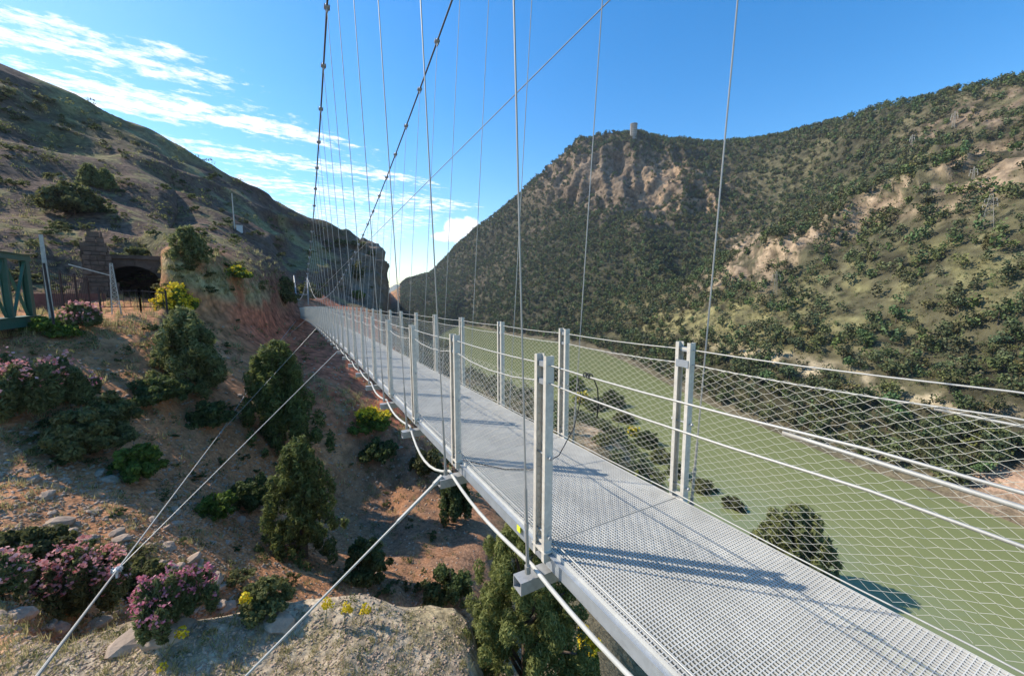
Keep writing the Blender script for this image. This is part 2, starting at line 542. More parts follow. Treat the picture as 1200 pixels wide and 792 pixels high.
# every column: 14 knots (two more where a fold is put in) from under the eye to far behind the skyline; (v, r) = seen at v at distance r, ('z', z, r) = height z at distance r
Z = 'z'
COLS = [
    (-1600, [(Z, -4, .8), (Z, -4.2, 4), (Z, -5, 7), (Z, -6, 12), (Z, -5, 18), (Z, -4, 25), (Z, -3, 32), (Z, -2, 40), (Z, 0, 55), (Z, 25, 90), (Z, 45, 130), (Z, 62, 170), (Z, 50, 300), (Z, 0, 3000)]),
    (-500, [(Z, -4, .8), (Z, -4.2, 4), (Z, -5, 7), (Z, -8, 12), (Z, -7, 18), (Z, -5, 25), (Z, -3, 32), (Z, -2, 40), (Z, 0, 55), (Z, 20, 90), (Z, 40, 125), (Z, 55, 160), (Z, 40, 300), (Z, -20, 3000)]),
    (0, [(Z, -3.9, .8), (Z, -4.15, 3.2), (792, 9.60), (715, 12), (640, 17), (540, 23), (440, 29), (383, 35), (366, 52), (270, 78), (180, 110), (91, 150), (Z, 20, 300), (Z, -30, 3000)]),
    (80, [(Z, -3.9, .8), (Z, -4.15, 3.2), (770, 8.40), (Z, -6.3, 11.5), (650, 16.5), (545, 22.5), (450, 29), (377, 36), (358, 56), (270, 80), (190, 115), (128, 155), (Z, 25, 300), (Z, -30, 3000)]),
    (150, [(Z, -3.9, .8), (Z, -4.15, 3.2), (748, 8.40), (Z, -7.4, 13.2), (650, 16.5), (545, 22.5), (455, 29), (372, 37), (352, 58), (262, 82), (200, 118), (151, 158), (Z, 25, 300), (Z, -30, 3000)]),
    (184, [(Z, -3.9, .8), (Z, -4.15, 3.2), (741, 8.05), (Z, -8.2, 13.8), (659, 16.3), (555, 22.5), (455, 29), (372, 37), (352, 58), (270, 82), (214, 118), (171, 159), (Z, 25, 300), (Z, -30, 3000)]),
    (200, [(Z, -3.9, .8), (Z, -4.15, 3.2), (738, 7.92), (Z, -8.5, 14.00), (665, 16.2), (560, 22.5), (455, 30), (364, 41), (310, 43.5), (285, 82), (225, 118), (181, 160), (Z, 25, 300), (Z, -30, 3000)]),
    (240, [(Z, -3.9, .8), (Z, -4.15, 3.2), (732, 7.56), (Z, -9.5, 13.44), (675, 16.2), (565, 23), (460, 31), (370, 43.5), (305, 47), (284, 84), (238, 120), (201, 162), (Z, 25, 300), (Z, -30, 3000)]),
    (300, [(Z, -3.9, .8), (Z, -4.15, 3.2), (729, 7.32), (Z, -10.5, 12.88), (690, 16), (585, 23.5), (470, 33), (386, 49), (325, 55), (304, 88), (265, 125), (226, 165), (Z, 20, 300), (Z, -30, 3000)]),
    (345, [(Z, -3.9, .8), (Z, -4.15, 3.2), (729, 7.20), (Z, -11.5, 12.32), (697, 15.8), (600, 24), (465, 37), (381, 68), (361, 80), (330, 105), (290, 140), (256, 172), (Z, 10, 300), (Z, -30, 3000)]),
    (372, [(Z, -3.9, .8), (Z, -4.15, 3.2), (728, 7.08), (Z, -12, 12.32), (697, 15.8), (605, 25), (458, 37), (383, 74), (362, 84), (336, 112), (296, 148), (266, 178), (Z, 5, 300), (Z, -35, 3000)]),
    (405, [(Z, -3.9, .8), (Z, -4.15, 3.2), (726, 6.96), (Z, -12.5, 12.32), (697, 16), (610, 25.5), (472, 36.5), (388, 70), (368, 92), (350, 130), (320, 160), (284, 184), (Z, -5, 280), (Z, -38, 3000)]),
    (430, [(Z, -3.9, .8), (Z, -4.15, 3.2), (724, 6.96), (Z, -13, 12.32), (697, 16.3), (610, 26), (484, 36), (396, 68), (372, 96), (358, 140), (330, 165), (286, 182), (Z, -20, 260), (Z, -40, 3000)]),
    (441, [(Z, -3.9, .8), (Z, -4.15, 3.2), (723, 6.96), (Z, -13, 12.32), (697, 16.5), (610, 26), (490, 35.5), (402, 66), (374, 100), (362, 150), (338, 168), (297, 180), (Z, -30, 260), (Z, -42, 3000)]),
    (449, [(Z, -3.9, .8), (Z, -4.15, 3.2), (722, 6.96), (Z, -13, 12.32), (697, 16.5), (610, 26), (493, 35), (406, 66), (377, 100), (370, 150), (362, 170), (346, 186), (Z, -38, 290), (Z, -44, 3000)]),
    (458, [(Z, -3.9, .8), (Z, -4.15, 3.2), (722, 6.96), (Z, -13, 12.32), (697, 16.5), (610, 26), (496, 35), (410, 66), (380, 105), (Z, -40, 300), (Z, -42, 700), (343, 1000), (Z, -60, 1600), (Z, -80, 4000)]),
    (480, [(Z, -3.9, .8), (Z, -4.15, 3.2), (722, 7.08), (Z, -13, 12.54), (694, 17), (600, 26), (508, 34), (430, 62), (392, 100), (Z, -44.8, 250), (Z, -44.6, 600), (328, 960), (Z, 0, 1400), (Z, -40, 4000)]),
    (540, [(Z, -3.9, .8), (Z, -4.15, 3.2), (736, 6.96), (Z, -13, 12.32), (690, 17), (600, 26), (500, 45), (450, 85), (Z, -44.9, 200), (Z, -44.5, 540), (345, 640), (316, 740), (286, 830), (Z, -20, 3500)]),
    (600, [(Z, -3.9, .8), (Z, -4.6, 2.8), (Z, -6.5, 6), (Z, -12.5, 11), (Z, -14, 18), (Z, -15, 28), (Z, -17, 45), (468, 78), (Z, -44.9, 180), (Z, -44.5, 410), (345, 520), (285, 670), (239, 750), (Z, 20, 3500)]),
    (650, [(Z, -3.9, .8), (Z, -4.8, 2.8), (Z, -7, 6), (Z, -12.5, 11), (Z, -15, 18), (Z, -16.5, 28), (Z, -18.5, 45), (488, 70), (Z, -44.9, 160), (Z, -44.5, 360), (345, 470), (252, 625), (196, 700), (Z, 40, 3500)]),
    (700, [(Z, -3.9, .8), (Z, -5, 2.8), (Z, -7.5, 6), (Z, -12.5, 11), (Z, -15.5, 18), (Z, -17.5, 28), (Z, -19.5, 45), (505, 63), (Z, -44.9, 145), (Z, -44.5, 305), (345, 425), (250, 590), (168, 680), (Z, 60, 3500)]),
    (742, [(Z, -3.9, .8), (Z, -5, 2.8), (Z, -8, 6), (Z, -13, 11), (Z, -16.5, 18), (Z, -19, 28), (Z, -22, 40), (540, 58), (Z, -44.9, 125), (Z, -44.5, 245), (345, 400), (248, 580), (166, 690), (Z, 60, 3500)]),
    (800, [(Z, -3.9, .8), (Z, -5, 2.8), (Z, -8, 6), (Z, -14, 11), (Z, -19, 18), (Z, -23, 28), (Z, -28, 40), (Z, -33, 55), (Z, -44.9, 98), (Z, -44.5, 185), (368, 310), (250, 560), (174, 720), (Z, 50, 3500)]),
    (850, [(Z, -3.9, .8), (Z, -5, 2.8), (Z, -8, 6), (Z, -15, 11), (Z, -21, 18), (Z, -26, 28), (Z, -31, 40), (Z, -36, 55), (Z, -44.9, 92), (Z, -44.5, 162), (355, 270), (262, 520), (175, 730), (Z, 50, 3500)]),
    (920, [(Z, -3.9, .8), (Z, -5, 2.8), (Z, -8, 6), (Z, -15, 11), (Z, -22, 18), (Z, -28, 28), (Z, -33, 40), (Z, -38, 55), (Z, -44.9, 84), (Z, -44.5, 143), (385, 215), (270, 460), (165, 690), (Z, 60, 3500)]),
    (1000, [(Z, -3.9, .8), (Z, -5, 2.8), (Z, -8, 6), (Z, -15, 11), (Z, -22, 18), (Z, -28, 28), (Z, -34, 40), (Z, -39, 52), (Z, -44.9, 76), (Z, -44.5, 130), (392, 200), (260, 420), (145, 620), (Z, 60, 3500)]),
    (1100, [(Z, -3.9, .8), (Z, -5, 2.8), (Z, -8, 6), (Z, -15, 11), (Z, -22, 18), (Z, -28, 28), (Z, -34, 40), (Z, -39, 52), (Z, -44.9, 70), (Z, -44.5, 123), (410, 185), (250, 370), (127, 560), (Z, 60, 3500)]),
    (1200, [(Z, -3.9, .8), (Z, -5, 2.8), (Z, -8, 6), (Z, -15, 11), (Z, -22, 18), (Z, -28, 28), (Z, -34, 40), (Z, -39, 52), (Z, -44.9, 70), (Z, -44.5, 118), (430, 175), (240, 330), (104, 510), (Z, 60, 3500)]),
    (1500, [(Z, -3.9, .8), (Z, -5, 2.8), (Z, -8, 6), (Z, -15, 11), (Z, -22, 18), (Z, -28, 28), (Z, -34, 40), (Z, -39, 52), (Z, -44.9, 66), (Z, -44.5, 108), (Z, -15, 165), (Z, 60, 310), (Z, 160, 520), (Z, 60, 3500)]),
    (2600, [(Z, -3.9, .8), (Z, -5, 2.8), (Z, -8, 6), (Z, -15, 11), (Z, -22, 18), (Z, -28, 28), (Z, -34, 40), (Z, -39, 52), (Z, -44.9, 66), (Z, -44.5, 100), (Z, -15, 165), (Z, 50, 310), (Z, 130, 520), (Z, 60, 3500)]),
]


def loft():
    uc = np.array([c[0] for c in COLS], float)
    FOLD = {800: [(335, 380), (Z, 6, 430)], 850: [(305, 360), (Z, 20, 440)], 920: [(285, 340), (Z, 25, 425)], 1000: [(252, 330), (Z, 40, 405)],
            1100: [(215, 300), (Z, 50, 375)], 1200: [(185, 290), (Z, 56, 360)]}
    K = np.zeros((len(COLS), 16, 3))
    for i, (u, ks) in enumerate(COLS):
        ks = list(ks)
        if u in FOLD:
            ks[11:11] = FOLD[u]
            if u == 1200:
                ks[13] = (150, 420)
            elif u in (850, 920, 1000, 1100):
                ks[13] = {850: (250, 560), 920: (240, 540), 1000: (208, 500), 1100: (172, 450)}[u]
        for j, k in enumerate(ks):
            jj = j if (u in FOLD or j < 11) else j + 2
            p = knot_z(u, k[2], k[1]) if k[0] == Z else tuple(at(u, k[0], k[1]))
            az = math.atan2(p[0], p[1])
            K[i, jj] = (math.log(math.hypot(p[0], p[1])), p[2], az)
        if u not in FOLD:
            for q in (11, 12):
                f = (q - 10) / 3
                K[i, q] = K[i, 10] * (1 - f) + K[i, 13] * f
    uq = np.concatenate([np.linspace(-1600, -40, 40)[:-1], np.linspace(-40, 425, 190)[:-1], np.linspace(425, 462, 26)[:-1],
                         np.linspace(462, 1240, 300)[:-1], np.linspace(1240, 2600, 40)])
    A = pchip(uc, K, uq)                       # (nu, 14, 3)
    seg = [8, 26, 34, 30, 34, 34, 34, 30, 34, 34, 22, 18, 24, 46, 14]
    tq = np.concatenate([np.linspace(j, j + 1, s + 1)[:-1] for j, s in enumerate(seg)] + [[15.0]])
    B = pchip(np.arange(16.0), np.swapaxes(A, 0, 1), tq)      # (nt, nu, 3)
    r = np.exp(B[..., 0])
    P = np.stack([r * np.sin(B[..., 2]), r * np.cos(B[..., 2]), B[..., 1]], -1)
    return P, uq, tq


TP, TU, TT = loft()
NT, NU = TP.shape[:2]


def grid_normals(P):
    du = np.gradient(P, axis=1)
    dt = np.gradient(P, axis=0)
    n = np.cross(du, dt)
    n /= np.linalg.norm(n, axis=-1, keepdims=True) + 1e-9
    return n, np.linalg.norm(du, axis=-1), np.linalg.norm(dt, axis=-1)


def in_blob(u, v, cx, cy, rx, ry, rot=0, soft=.5):
    c, s = math.cos(math.radians(rot)), math.sin(math.radians(rot))
    x, y = (u - cx) * c + (v - cy) * s, -(u - cx) * s + (v - cy) * c
    d = np.sqrt((x / rx) ** 2 + (y / ry) ** 2)
    return 1 - sstep(1 - soft, 1 + soft, d)


def displace():
    global TP
    n, du, dt = grid_normals(TP)
    P = TP
    r = np.hypot(P[..., 0], P[..., 1])
    u, v, dep = project(P)
    spacing = np.maximum(du, dt)
    flat = P.reshape(-1, 3)
    D = np.zeros(r.shape)
    shore = sstep(0.5, 8.0, np.abs(P[..., 2] - WATER)) * np.where(P[..., 2] < WATER, .1, 1.0)
    rock = (1.25 * in_blob(u, v, 745, 215, 115, 48, 8) + in_blob(u, v, 1050, 235, 220, 26, -27) + .35 * in_blob(u, v, 420, 315, 42, 50)
            )
    rock = np.clip(rock, 0, 1.25)
    for k, lam in enumerate((0.35, .8, 1.8, 4.0, 9.0, 20.0, 45.0)):
        w = sstep(1.5, 3.5, lam / spacing) * (1 - sstep(.22, .45, lam / np.maximum(r, .5)))
        nz = vnoise(flat / lam, 20 + k).reshape(r.shape)
        rg = 1 - 2 * np.abs(vnoise(flat / lam * .8 + 7.7, 60 + k).reshape(r.shape))
        amp = (.075 if lam < 3 else .06) * lam
        D += w * amp * (.55 * nz + .6 * rg) * (1 + .9 * rock)
    # steep broken rock: vertical flutes and ledges
    fl = flat * np.array([1, 1, .28])
    for lam, am in ((30., 7.), (13., 5.0), (6., 2.8), (3.2, 1.5)):
        q = 1 - 2 * np.abs(vnoise(fl / lam, 90).reshape(r.shape))
        D += rock * am * q * sstep(1.0, 2.2, lam / spacing) * (dep > 120)
    hill = (1 - sstep(440, 452, u)) * sstep(58, 75, r) * (1 - sstep(200, 260, r))
    c30, s30 = math.cos(.42), math.sin(.42)
    q = np.stack([flat[:, 0] * c30 - flat[:, 2] * s30, flat[:, 1], flat[:, 0] * s30 + flat[:, 2] * c30], -1)
    st = 1 - 2 * np.abs(vnoise(q * np.array([1 / 34., 1 / 34., 1 / 5.0]), 77)).reshape(r.shape)
    st2 = 1 - 2 * np.abs(vnoise(q * np.array([1 / 13., 1 / 13., 1 / 2.2]), 78)).reshape(r.shape)
    D += hill * (1.5 * st + .75 * st2)
    rt = sstep(470, 520, u) * sstep(150, 200, r) * (dep > 0)
    st3 = 1 - 2 * np.abs(vnoise(q * np.array([1 / 22., 1 / 22., 1 / 4.0]), 79)).reshape(r.shape)
    st4 = 1 - 2 * np.abs(vnoise(q * np.array([1 / 9., 1 / 9., 1 / 2.4]), 80)).reshape(r.shape)
    D += rt * (.9 * st3 + .7 * st4) * (1 + 1.2 * rock)
    D *= 1 - .45 * (1 - sstep(400, 520, u)) * sstep(10, 13, r) * (1 - sstep(36, 48, r))
    D *= 1 + .9 * (1 - sstep(8.5, 10.5, r)) * sstep(4, 5.5, r)
    D *= shore
    D *= 1 - .85 * in_blob(u, v, 715, 505, 50, 50, 40) * (r < 110) * (r > 35)
    nn = n.copy()
    TP = P + nn * D[..., None]
    # bed the railway shelf and the far bridge landing
    return rock


ROCK = displace()
TU_, TV_, TDEP = project(TP)
TR = np.hypot(TP[..., 0], TP[..., 1])
TN, _du, _dt = grid_normals(TP)


def zones():
    """base colours (albedo) of the ground from where things grow and what the rock is"""
    u, v, r = TU_, TV_, TR
    flat = TP.reshape(-1, 3)
    sh = r.shape
    na, nb, nc, nd = (fbm(flat / l, 3, 3 + 4 * k).reshape(sh) for k, l in enumerate((.5, 2.2, 9.0, 32.0)))
    wa, wb, wc = sstep(40, 12, r), sstep(160, 50, r), sstep(700, 250, r)
    wa, wb, wc = 1 - sstep(12, 40, r), 1 - sstep(50, 160, r), 1 - sstep(300, 900, r)
    n1 = wa * na + (1 - wa) * (wb * nb + (1 - wb) * (wc * nc + (1 - wc) * nd))
    n2 = wa * nb + (1 - wa) * (wb * nc + (1 - wb) * nd)
    n3 = fbm(flat / 1.1, 3, 31).reshape(sh)
    slope = TN[..., 2]
    C = np.zeros(sh + (3,))
    soil = np.array([.48, .220, .102])
    red = np.array([.50, .165, .085])
    pale = np.array([.52, .41, .28])
    grass = np.array([.235, .205, .075])
    olive = np.array([.105, .105, .042])
    darkhill = np.array([.150, .094, .064])
    forest = np.array([.062, .056, .031])
    cliff = np.array([.205, .150, .100])
    tan = np.array([.34, .245, .155])
    grey = np.array([.235, .215, .19])

    def mix(w, col):
        nonlocal C
        w = np.clip(w, 0, 1)[..., None]
        C = C * (1 - w) + np.asarray(col) * w

    C[:] = soil
    right = sstep(455, 475, u)
    far = sstep(110, 140, r)
    near = 1 - sstep(8.5, 11.0, r)
    # left side of the ravine and hill
    mix((1 - right) * sstep(46, 62, r) * (r < 400), darkhill)
    mix((1 - right) * sstep(.05, .5, n2 + .25 * n1 - .05) * sstep(36, 66, r) * .7, olive)
    mix((1 - right) * sstep(.18, .42, n1 + .6 * (slope - .72)) * sstep(40, 60, r) * .6, grass)
    mix((1 - right) * sstep(.12, .3, n2) * (r < 40) * .12, grey)
    mix(in_blob(u, v, 420, 440, 140, 62, 36) * (r < 100), red)
    mix(in_blob(u, v, 330, 392, 70, 26, 30) * (r < 100), red * 1.1)
    mix(in_blob(u, v, 250, 330, 75, 16, 18) * sstep(-.3, .2, n1) * (r > 40) * (r < 90), (.36, .31, .16))
    mix(in_blob(u, v, 60, 590, 150, 60, 0) * sstep(-.2, .4, n1) * .75 * (r < 45), (.46, .240, .125))
    mix(in_blob(u, v, 410, 475, 70, 14, 30) * sstep(-.2, .3, n1) * (r < 50) * .7, (.20, .18, .085))
    mix(in_blob(u, v, 430, 310, 26, 50, 0) * (r > 120) * (r < 300), (.23, .165, .115))
    mix(in_blob(u, v, 505, 610, 120, 100, 0) * (r < 60) * (.55 + .45 * sstep(-.2, .2, n1)), (.26, .145, .085))
    # skyline grass
    mix((1 - right) * in_blob(u, v, 200, 195, 260, 22, 28) * sstep(-.1, .3, n1) * (r > 120) * (r < 300) * .7, (.31, .26, .12))
    # near ledge
    mix(near, pale * .9)
    mix(near * sstep(-.05, .3, n3) * .7, (.27, .215, .11))
    mix(near * sstep(.2, .5, -n3) * .55, (.33, .27, .2))
    # right hand: near bank, far slopes
    bank = np.maximum(sstep(40, 55, r), sstep(570, 600, u))
    mix(right * (1 - far) * bank, (.20, .155, .085))
    mix(right * (1 - far) * bank * sstep(-.1, .3, n1) * (r > 20) * .7, olive)
    mix(in_blob(u, v, 715, 505, 34, 36, 40) * (r < 110) * (r > 30) * sstep(-.35, .15, n1), (.42, .30, .19))
    mix(right * far, forest)
    mix(right * far * sstep(760, 900, u) * sstep(-.25, .25, n2) * .8, (.125, .110, .058))
    mix(right * far * in_blob(u, v, 850, 378, 130, 34, 4) * sstep(-.5, .1, n1), (.205, .178, .078))
    mix(right * far * in_blob(u, v, 1080, 330, 170, 50, -14) * sstep(-.1, .3, n1) * .8, (.185, .165, .072))
    mix(right * far * in_blob(u, v, 985, 262, 190, 20, -24) * sstep(-.35, .05, n1), tan)
    mix(right * far * in_blob(u, v, 1150, 205, 90, 30, -24) * sstep(-.3, .15, n1), tan * .9)
    mix(right * far * in_blob(u, v, 1150, 135, 90, 22, -20) * sstep(-.3, .15, n1), cliff * .9)
    mix(right * far * in_blob(u, v, 880, 300, 30, 40, -30) * sstep(-.3, .15, n1), tan)
    mix(right * far * in_blob(u, v, 735, 216, 125, 46, 8) * sstep(-.55, -.1, n1 + .9 * (.8 - slope)), cliff)
    mix(right * far * in_blob(u, v, 800, 222, 50, 30, 10) * sstep(-.2, .2, n1), (.36, .235, .135))
    mix(right * far * in_blob(u, v, 600, 300, 90, 18, -40) * sstep(0, .3, n1) * .7, cliff * .7)
    mix(right * far * in_blob(u, v, 1040, 452, 200, 12, 13) * sstep(-.3, .1, n1), (.50, .40, .25))
    mix(right * far * sstep(940, 1150, u) * in_blob(u, v, 1190, 580, 60, 55, 0) * sstep(-.3, .1, n1), (.46, .30, .20))
    mix(right * far * sstep(5.0, 1.0, TP[..., 2] - WATER) * .0, tan)
    sh1 = (TP[..., 2] > WATER - 1) * (1 - sstep(.8, 3.2, TP[..., 2] - WATER)) * (r > 50)
    mix(sh1 * right * .6, (.20, .165, .105))
    C *= (1 + .22 * n1 + .12 * n3 * (r < 60))[..., None]
    return np.clip(C, .02, .9)


TC = zones()


def ground_material():
    m, nt, N, L, p = nodes_of('earth_and_rock')
    at_ = N.new('ShaderNodeAttribute')
    at_.attribute_name = 'Col'
    tc = N.new('ShaderNodeTexCoord')

    def layer(scale, seed):
        n = N.new('ShaderNodeTexNoise')
        n.inputs['Scale'].default_value = scale
        n.inputs['Detail'].default_value = 7
        n.inputs['Roughness'].default_value = .68
        L.new(tc.outputs['Object'], n.inputs['Vector'])
        vo = N.new('ShaderNodeTexVoronoi')
        vo.inputs['Scale'].default_value = scale * 2.4
        vo.inputs['Randomness'].default_value = 1
        L.new(tc.outputs['Object'], vo.inputs['Vector'])
        ad = N.new('ShaderNodeMath')
        ad.operation = 'MULTIPLY_ADD'
        L.new(vo.outputs['Distance'], ad.inputs[0])
        ad.inputs[1].default_value = -.30
        L.new(n.outputs[0], ad.inputs[2])
        return ad.outputs[0]

    hs = [layer(3.6, 1), layer(.75, 2), layer(.10, 3)]

    def w(name):
        a = N.new('ShaderNodeAttribute')
        a.attribute_name = name
        return a.outputs['Fac']

    def mixf(f, a, b):
        x = N.new('ShaderNodeMix')
        L.new(f, x.inputs['Factor'])
        L.new(a, x.inputs['A'])
        L.new(b, x.inputs['B'])
        return x.outputs['Result']

    h = mixf(w('coarse'), mixf(w('medium'), hs[0], hs[1]), hs[2])
    mr = N.new('ShaderNodeMapRange')
    mr.inputs[1].default_value, mr.inputs[2].default_value = .12, .58
    mr.inputs[3].default_value, mr.inputs[4].default_value = .40, 1.6
    L.new(h, mr.inputs[0])
    vm = N.new('ShaderNodeVectorMath')
    vm.operation = 'SCALE'
    L.new(at_.outputs['Color'], vm.inputs[0])
    L.new(mr.outputs[0], vm.inputs['Scale'])
    L.new(vm.outputs[0], p.inputs['Base Color'])
    p.inputs['Roughness'].default_value = .95
    p.inputs['Specular IOR Level'].default_value = .12
    prev = None
    for src, wt, dist in ((hs[0], 'fine_w', .10), (hs[1], 'medium_w', .45), (hs[2], 'coarse', 2.6)):
        b = N.new('ShaderNodeBump')
        L.new(w(wt), b.inputs['Strength'])
        b.inputs['Distance'].default_value = dist
        L.new(src, b.inputs['Height'])
        if prev is not None:
            L.new(prev, b.inputs['Normal'])
        prev = b.outputs[0]
    L.new(prev, p.inputs['Normal'])
    return m


M['ground'] = ground_material()


def build_terrain():
    idx = np.arange(NT * NU).reshape(NT, NU)
    F = np.stack([idx[:-1, :-1], idx[:-1, 1:], idx[1:, 1:], idx[1:, :-1]], -1).reshape(-1, 4)
    me = np_mesh('ground', TP.reshape(-1, 3), F, [M['ground']], smooth=True)
    ca = me.attributes.new('Col', 'FLOAT_COLOR', 'POINT')
    ca.data.foreach_set('color', np.concatenate([TC, np.ones(TC.shape[:2] + (1,))], -1).astype(np.float32).ravel())
    # grain of the ground: pebbles on the ledge, clods on the slopes, boulders on the mountain
    md, co = sstep(15, 42, TR), sstep(90, 220, TR)
    for nm, val in (('medium', md), ('coarse', co), ('fine_w', .9 * (1 - md * .7) * (1 - co)), ('medium_w', .85 * md * (1 - co * .6))):
        g = me.attributes.new(nm, 'FLOAT', 'POINT')
        g.data.foreach_set('value', val.astype(np.float32).ravel())
    o = link('ground', me)
    tag(o, kind='structure')
    return o, F


GROUND, GF = build_terrain()
BVH = BVHTree.FromPolygons([tuple(p) for p in TP.reshape(-1, 3)], [tuple(f) for f in GF.tolist()])
EYEV = Vector((0, 0, EYE))


def hit(u, v, back=0.0):
    """where the view through (u, v) meets the ground"""
    d = (at(u, v, 10) - EYEV).normalized()
    h = BVH.ray_cast(EYEV, d)
    return (h[0] if h[0] is not None else at(u, v, 60))


def drop(x, y, z0=400):
    h = BVH.ray_cast(Vector((x, y, z0)), Vector((0, 0, -1)))
    return h[0] if h[0] is not None else Vector((x, y, WATER))


def sees(p, eps=.6):
    d = Vector(p) - EYEV
    L = d.length
    h = BVH.ray_cast(EYEV, d.normalized(), L - eps)
    return h[0] is None


# water
def water_material():
    m, nt, N, L, p = nodes_of('green_reservoir_water')
    tc = N.new('ShaderNodeTexCoord')
    mp = N.new('ShaderNodeMapping')
    mp.inputs['Scale'].default_value = (.35, .9, 1)
    L.new(tc.outputs['Object'], mp.inputs[0])
    n = N.new('ShaderNodeTexNoise')
    n.inputs['Scale'].default_value = .8
    n.inputs['Detail'].default_value = 4
    L.new(mp.outputs[0], n.inputs['Vector'])
    n2 = N.new('ShaderNodeTexNoise')
    n2.inputs['Scale'].default_value = .02
    n2.inputs['Detail'].default_value = 3
    L.new(tc.outputs['Object'], n2.inputs['Vector'])
    mx = N.new('ShaderNodeMix')
    mx.data_type = 'RGBA'
    mx.inputs['A'].default_value = (.200, .215, .088, 1)
    mx.inputs['B'].default_value = (.222, .238, .098, 1)
    L.new(n2.outputs[0], mx.inputs['Factor'])
    L.new(mx.outputs['Result'], p.inputs['Base Color'])
    p.inputs['Roughness'].default_value = .13
    p.inputs['Specular IOR Level'].default_value = .38
    b = N.new('ShaderNodeBump')
    b.inputs['Strength'].default_value = .26
    b.inputs['Distance'].default_value = .22
    L.new(n.outputs[0], b.inputs['Height'])
    L.new(b.outputs[0], p.inputs['Normal'])
    return m


def build_water():
    V = [(-200, 30, WATER), (1200, -300, WATER), (1200, 900, WATER), (-250, 900, WATER)]
    me = np_mesh('water', V, [(0, 1, 2, 3)], [water_material()])
    tag(link('water', me), kind='structure')


build_water()


def build_plain():
    """the low country beyond the sheet, out to the horizon, and a far ridge in the notch"""
    mb = MB()
    for k in range(48):
        pass
    n = 64
    V = [(0, 0, -82)] + [(5000 * math.cos(2 * math.pi * k / n), 5000 * math.sin(2 * math.pi * k / n), -82) for k in range(n)]
    me = np_mesh('plain', V, [(0, 1 + k, 1 + (k + 1) % n) for k in range(n)], [mat_plain('dry_plain', (.16, .15, .08), .95, .2, .01, 0)])
    tag(link('plain', me), kind='structure')
    # far ridge
    nu, nv = 90, 14
    P = np.zeros((nv, nu, 3))
    for i in range(nv):
        for j in range(nu):
            az = math.radians(-28 + 26 * j / (nu - 1))
            r = 2600 + 900 * i / (nv - 1)
            t = math.sin(math.pi * i / (nv - 1))
            h = -85 + t * (128 + 14 * math.sin(j * .31 + 1.0) + 9 * math.sin(j * .83))
            P[i, j] = (r * math.sin(az), r * math.cos(az), h)
    P[..., 2] += 8 * fbm(P.reshape(-1, 3) / 160, 3, 5).reshape(nv, nu)
    idx = np.arange(nv * nu).reshape(nv, nu)
    F = np.stack([idx[:-1, :-1], idx[:-1, 1:], idx[1:, 1:], idx[1:, :-1]], -1).reshape(-1, 4)
    me = np_mesh('far_hills', P.reshape(-1, 3), F, [mat_plain('far_limestone_hills', (.17, .17, .13), .95, .3, .012, 0)], True)
    tag(link('far_hills', me), kind='structure')


build_plain()

# ------------------------------------------------------------------ the suspension footbridge
PHI = math.atan2(250.0, FPX * CP + 62 * SP)         # the bridge runs off this far to the left of the camera's axis
CB, SB = math.cos(PHI), math.sin(PHI)
XL, XR = 1.30, 2.60                                  # the two rows of posts, metres to the right of the eye
XC = (XL + XR) / 2
BAY = 1.58
Y1 = 2.0
NB = 46


def yn(n):
    return Y1 + BAY * (n - 1)


YEND = yn(NB)


def shift(Y):
    return -1.55 * (max(Y, 0) / 74.0) ** 2


def deckz(Y):
    return -0.0135 * Y - 1.25 * (max(Y, 0) / 74.0) ** 2


def BP(X, Y, zz=0.0):
    """bridge coordinates (across, along, above the deck) to world"""
    X = X + shift(Y)
    return Vector((X * CB - Y * SB, X * SB + Y * CB, deckz(Y) + zz))


def frame(Y, dY=BAY):
    """world matrix of a bay that starts at Y: x across, y along, z up; origin on the deck's centre line"""
    a, b = BP(XC, Y), BP(XC, Y + dY)
    y = (b - a).normalized()
    x = y.cross(Vector((0, 0, 1))).normalized()
    z = x.cross(y)
    m = Matrix((x, y, z)).transposed().to_4x4()
    m.translation = a
    return m


def upright(Y):
    m = frame(Y - .5, 1.0)
    y = m.col[1].to_3d()
    y.z = 0
    y.normalize()
    x = y.cross(Vector((0, 0, 1)))
    r = Matrix((x, y, Vector((0, 0, 1)))).transposed().to_4x4()
    r.translation = BP(XC, Y)
    return r


BR0 = BP(XC, -1.0)
BRIDGE = empty('suspension_footbridge', BR0, 0, 'long steel suspension footbridge with grating deck and wire mesh sides crossing the gorge', 'footbridge')
TOBR = Matrix.Translation(-BR0)


def bpart(name, me, Mw=None, parent=None):
    """a part of the bridge at world matrix Mw"""
    Mw = Mw if Mw is not None else Matrix.Identity(4)
    if parent is None:
        return link(name, me, BRIDGE, mat=TOBR @ Mw)
    # parent is itself a direct part of the bridge
    return link(name, me, parent, mat=(TOBR.inverted() @ parent.matrix_basis).inverted() @ Mw)


HW = (XR - XL) / 2       # posts stand this far off the centre line


# --- deck: one grating panel, one pair of edge beams, one cross beam, one post; copied down the bridge
def grating_mesh(bays=1):
    mb = MB()
    w, L = HW - .035, BAY * bays - .012
    nb = 72 * bays
    for i in range(nb):                       # bearing bars across
        y = .004 + (L - .008) * i / (nb - 1)
        mb.box((-w, y - .0019, -.022), (w, y + .0019, 0))
    n = 58
    for i in range(n):                        # twisted rods along
        x = -w + .010 + (2 * w - .020) * i / (n - 1)
        mb.box((x - .0025, 0, -.0070), (x + .0025, L, -.0012 + .0025))
    for x in (-w - .004, w):
        mb.box((x, 0, -.030), (x + .004, L, .002))
    return mb.mesh('grating_panel', M['grating'])


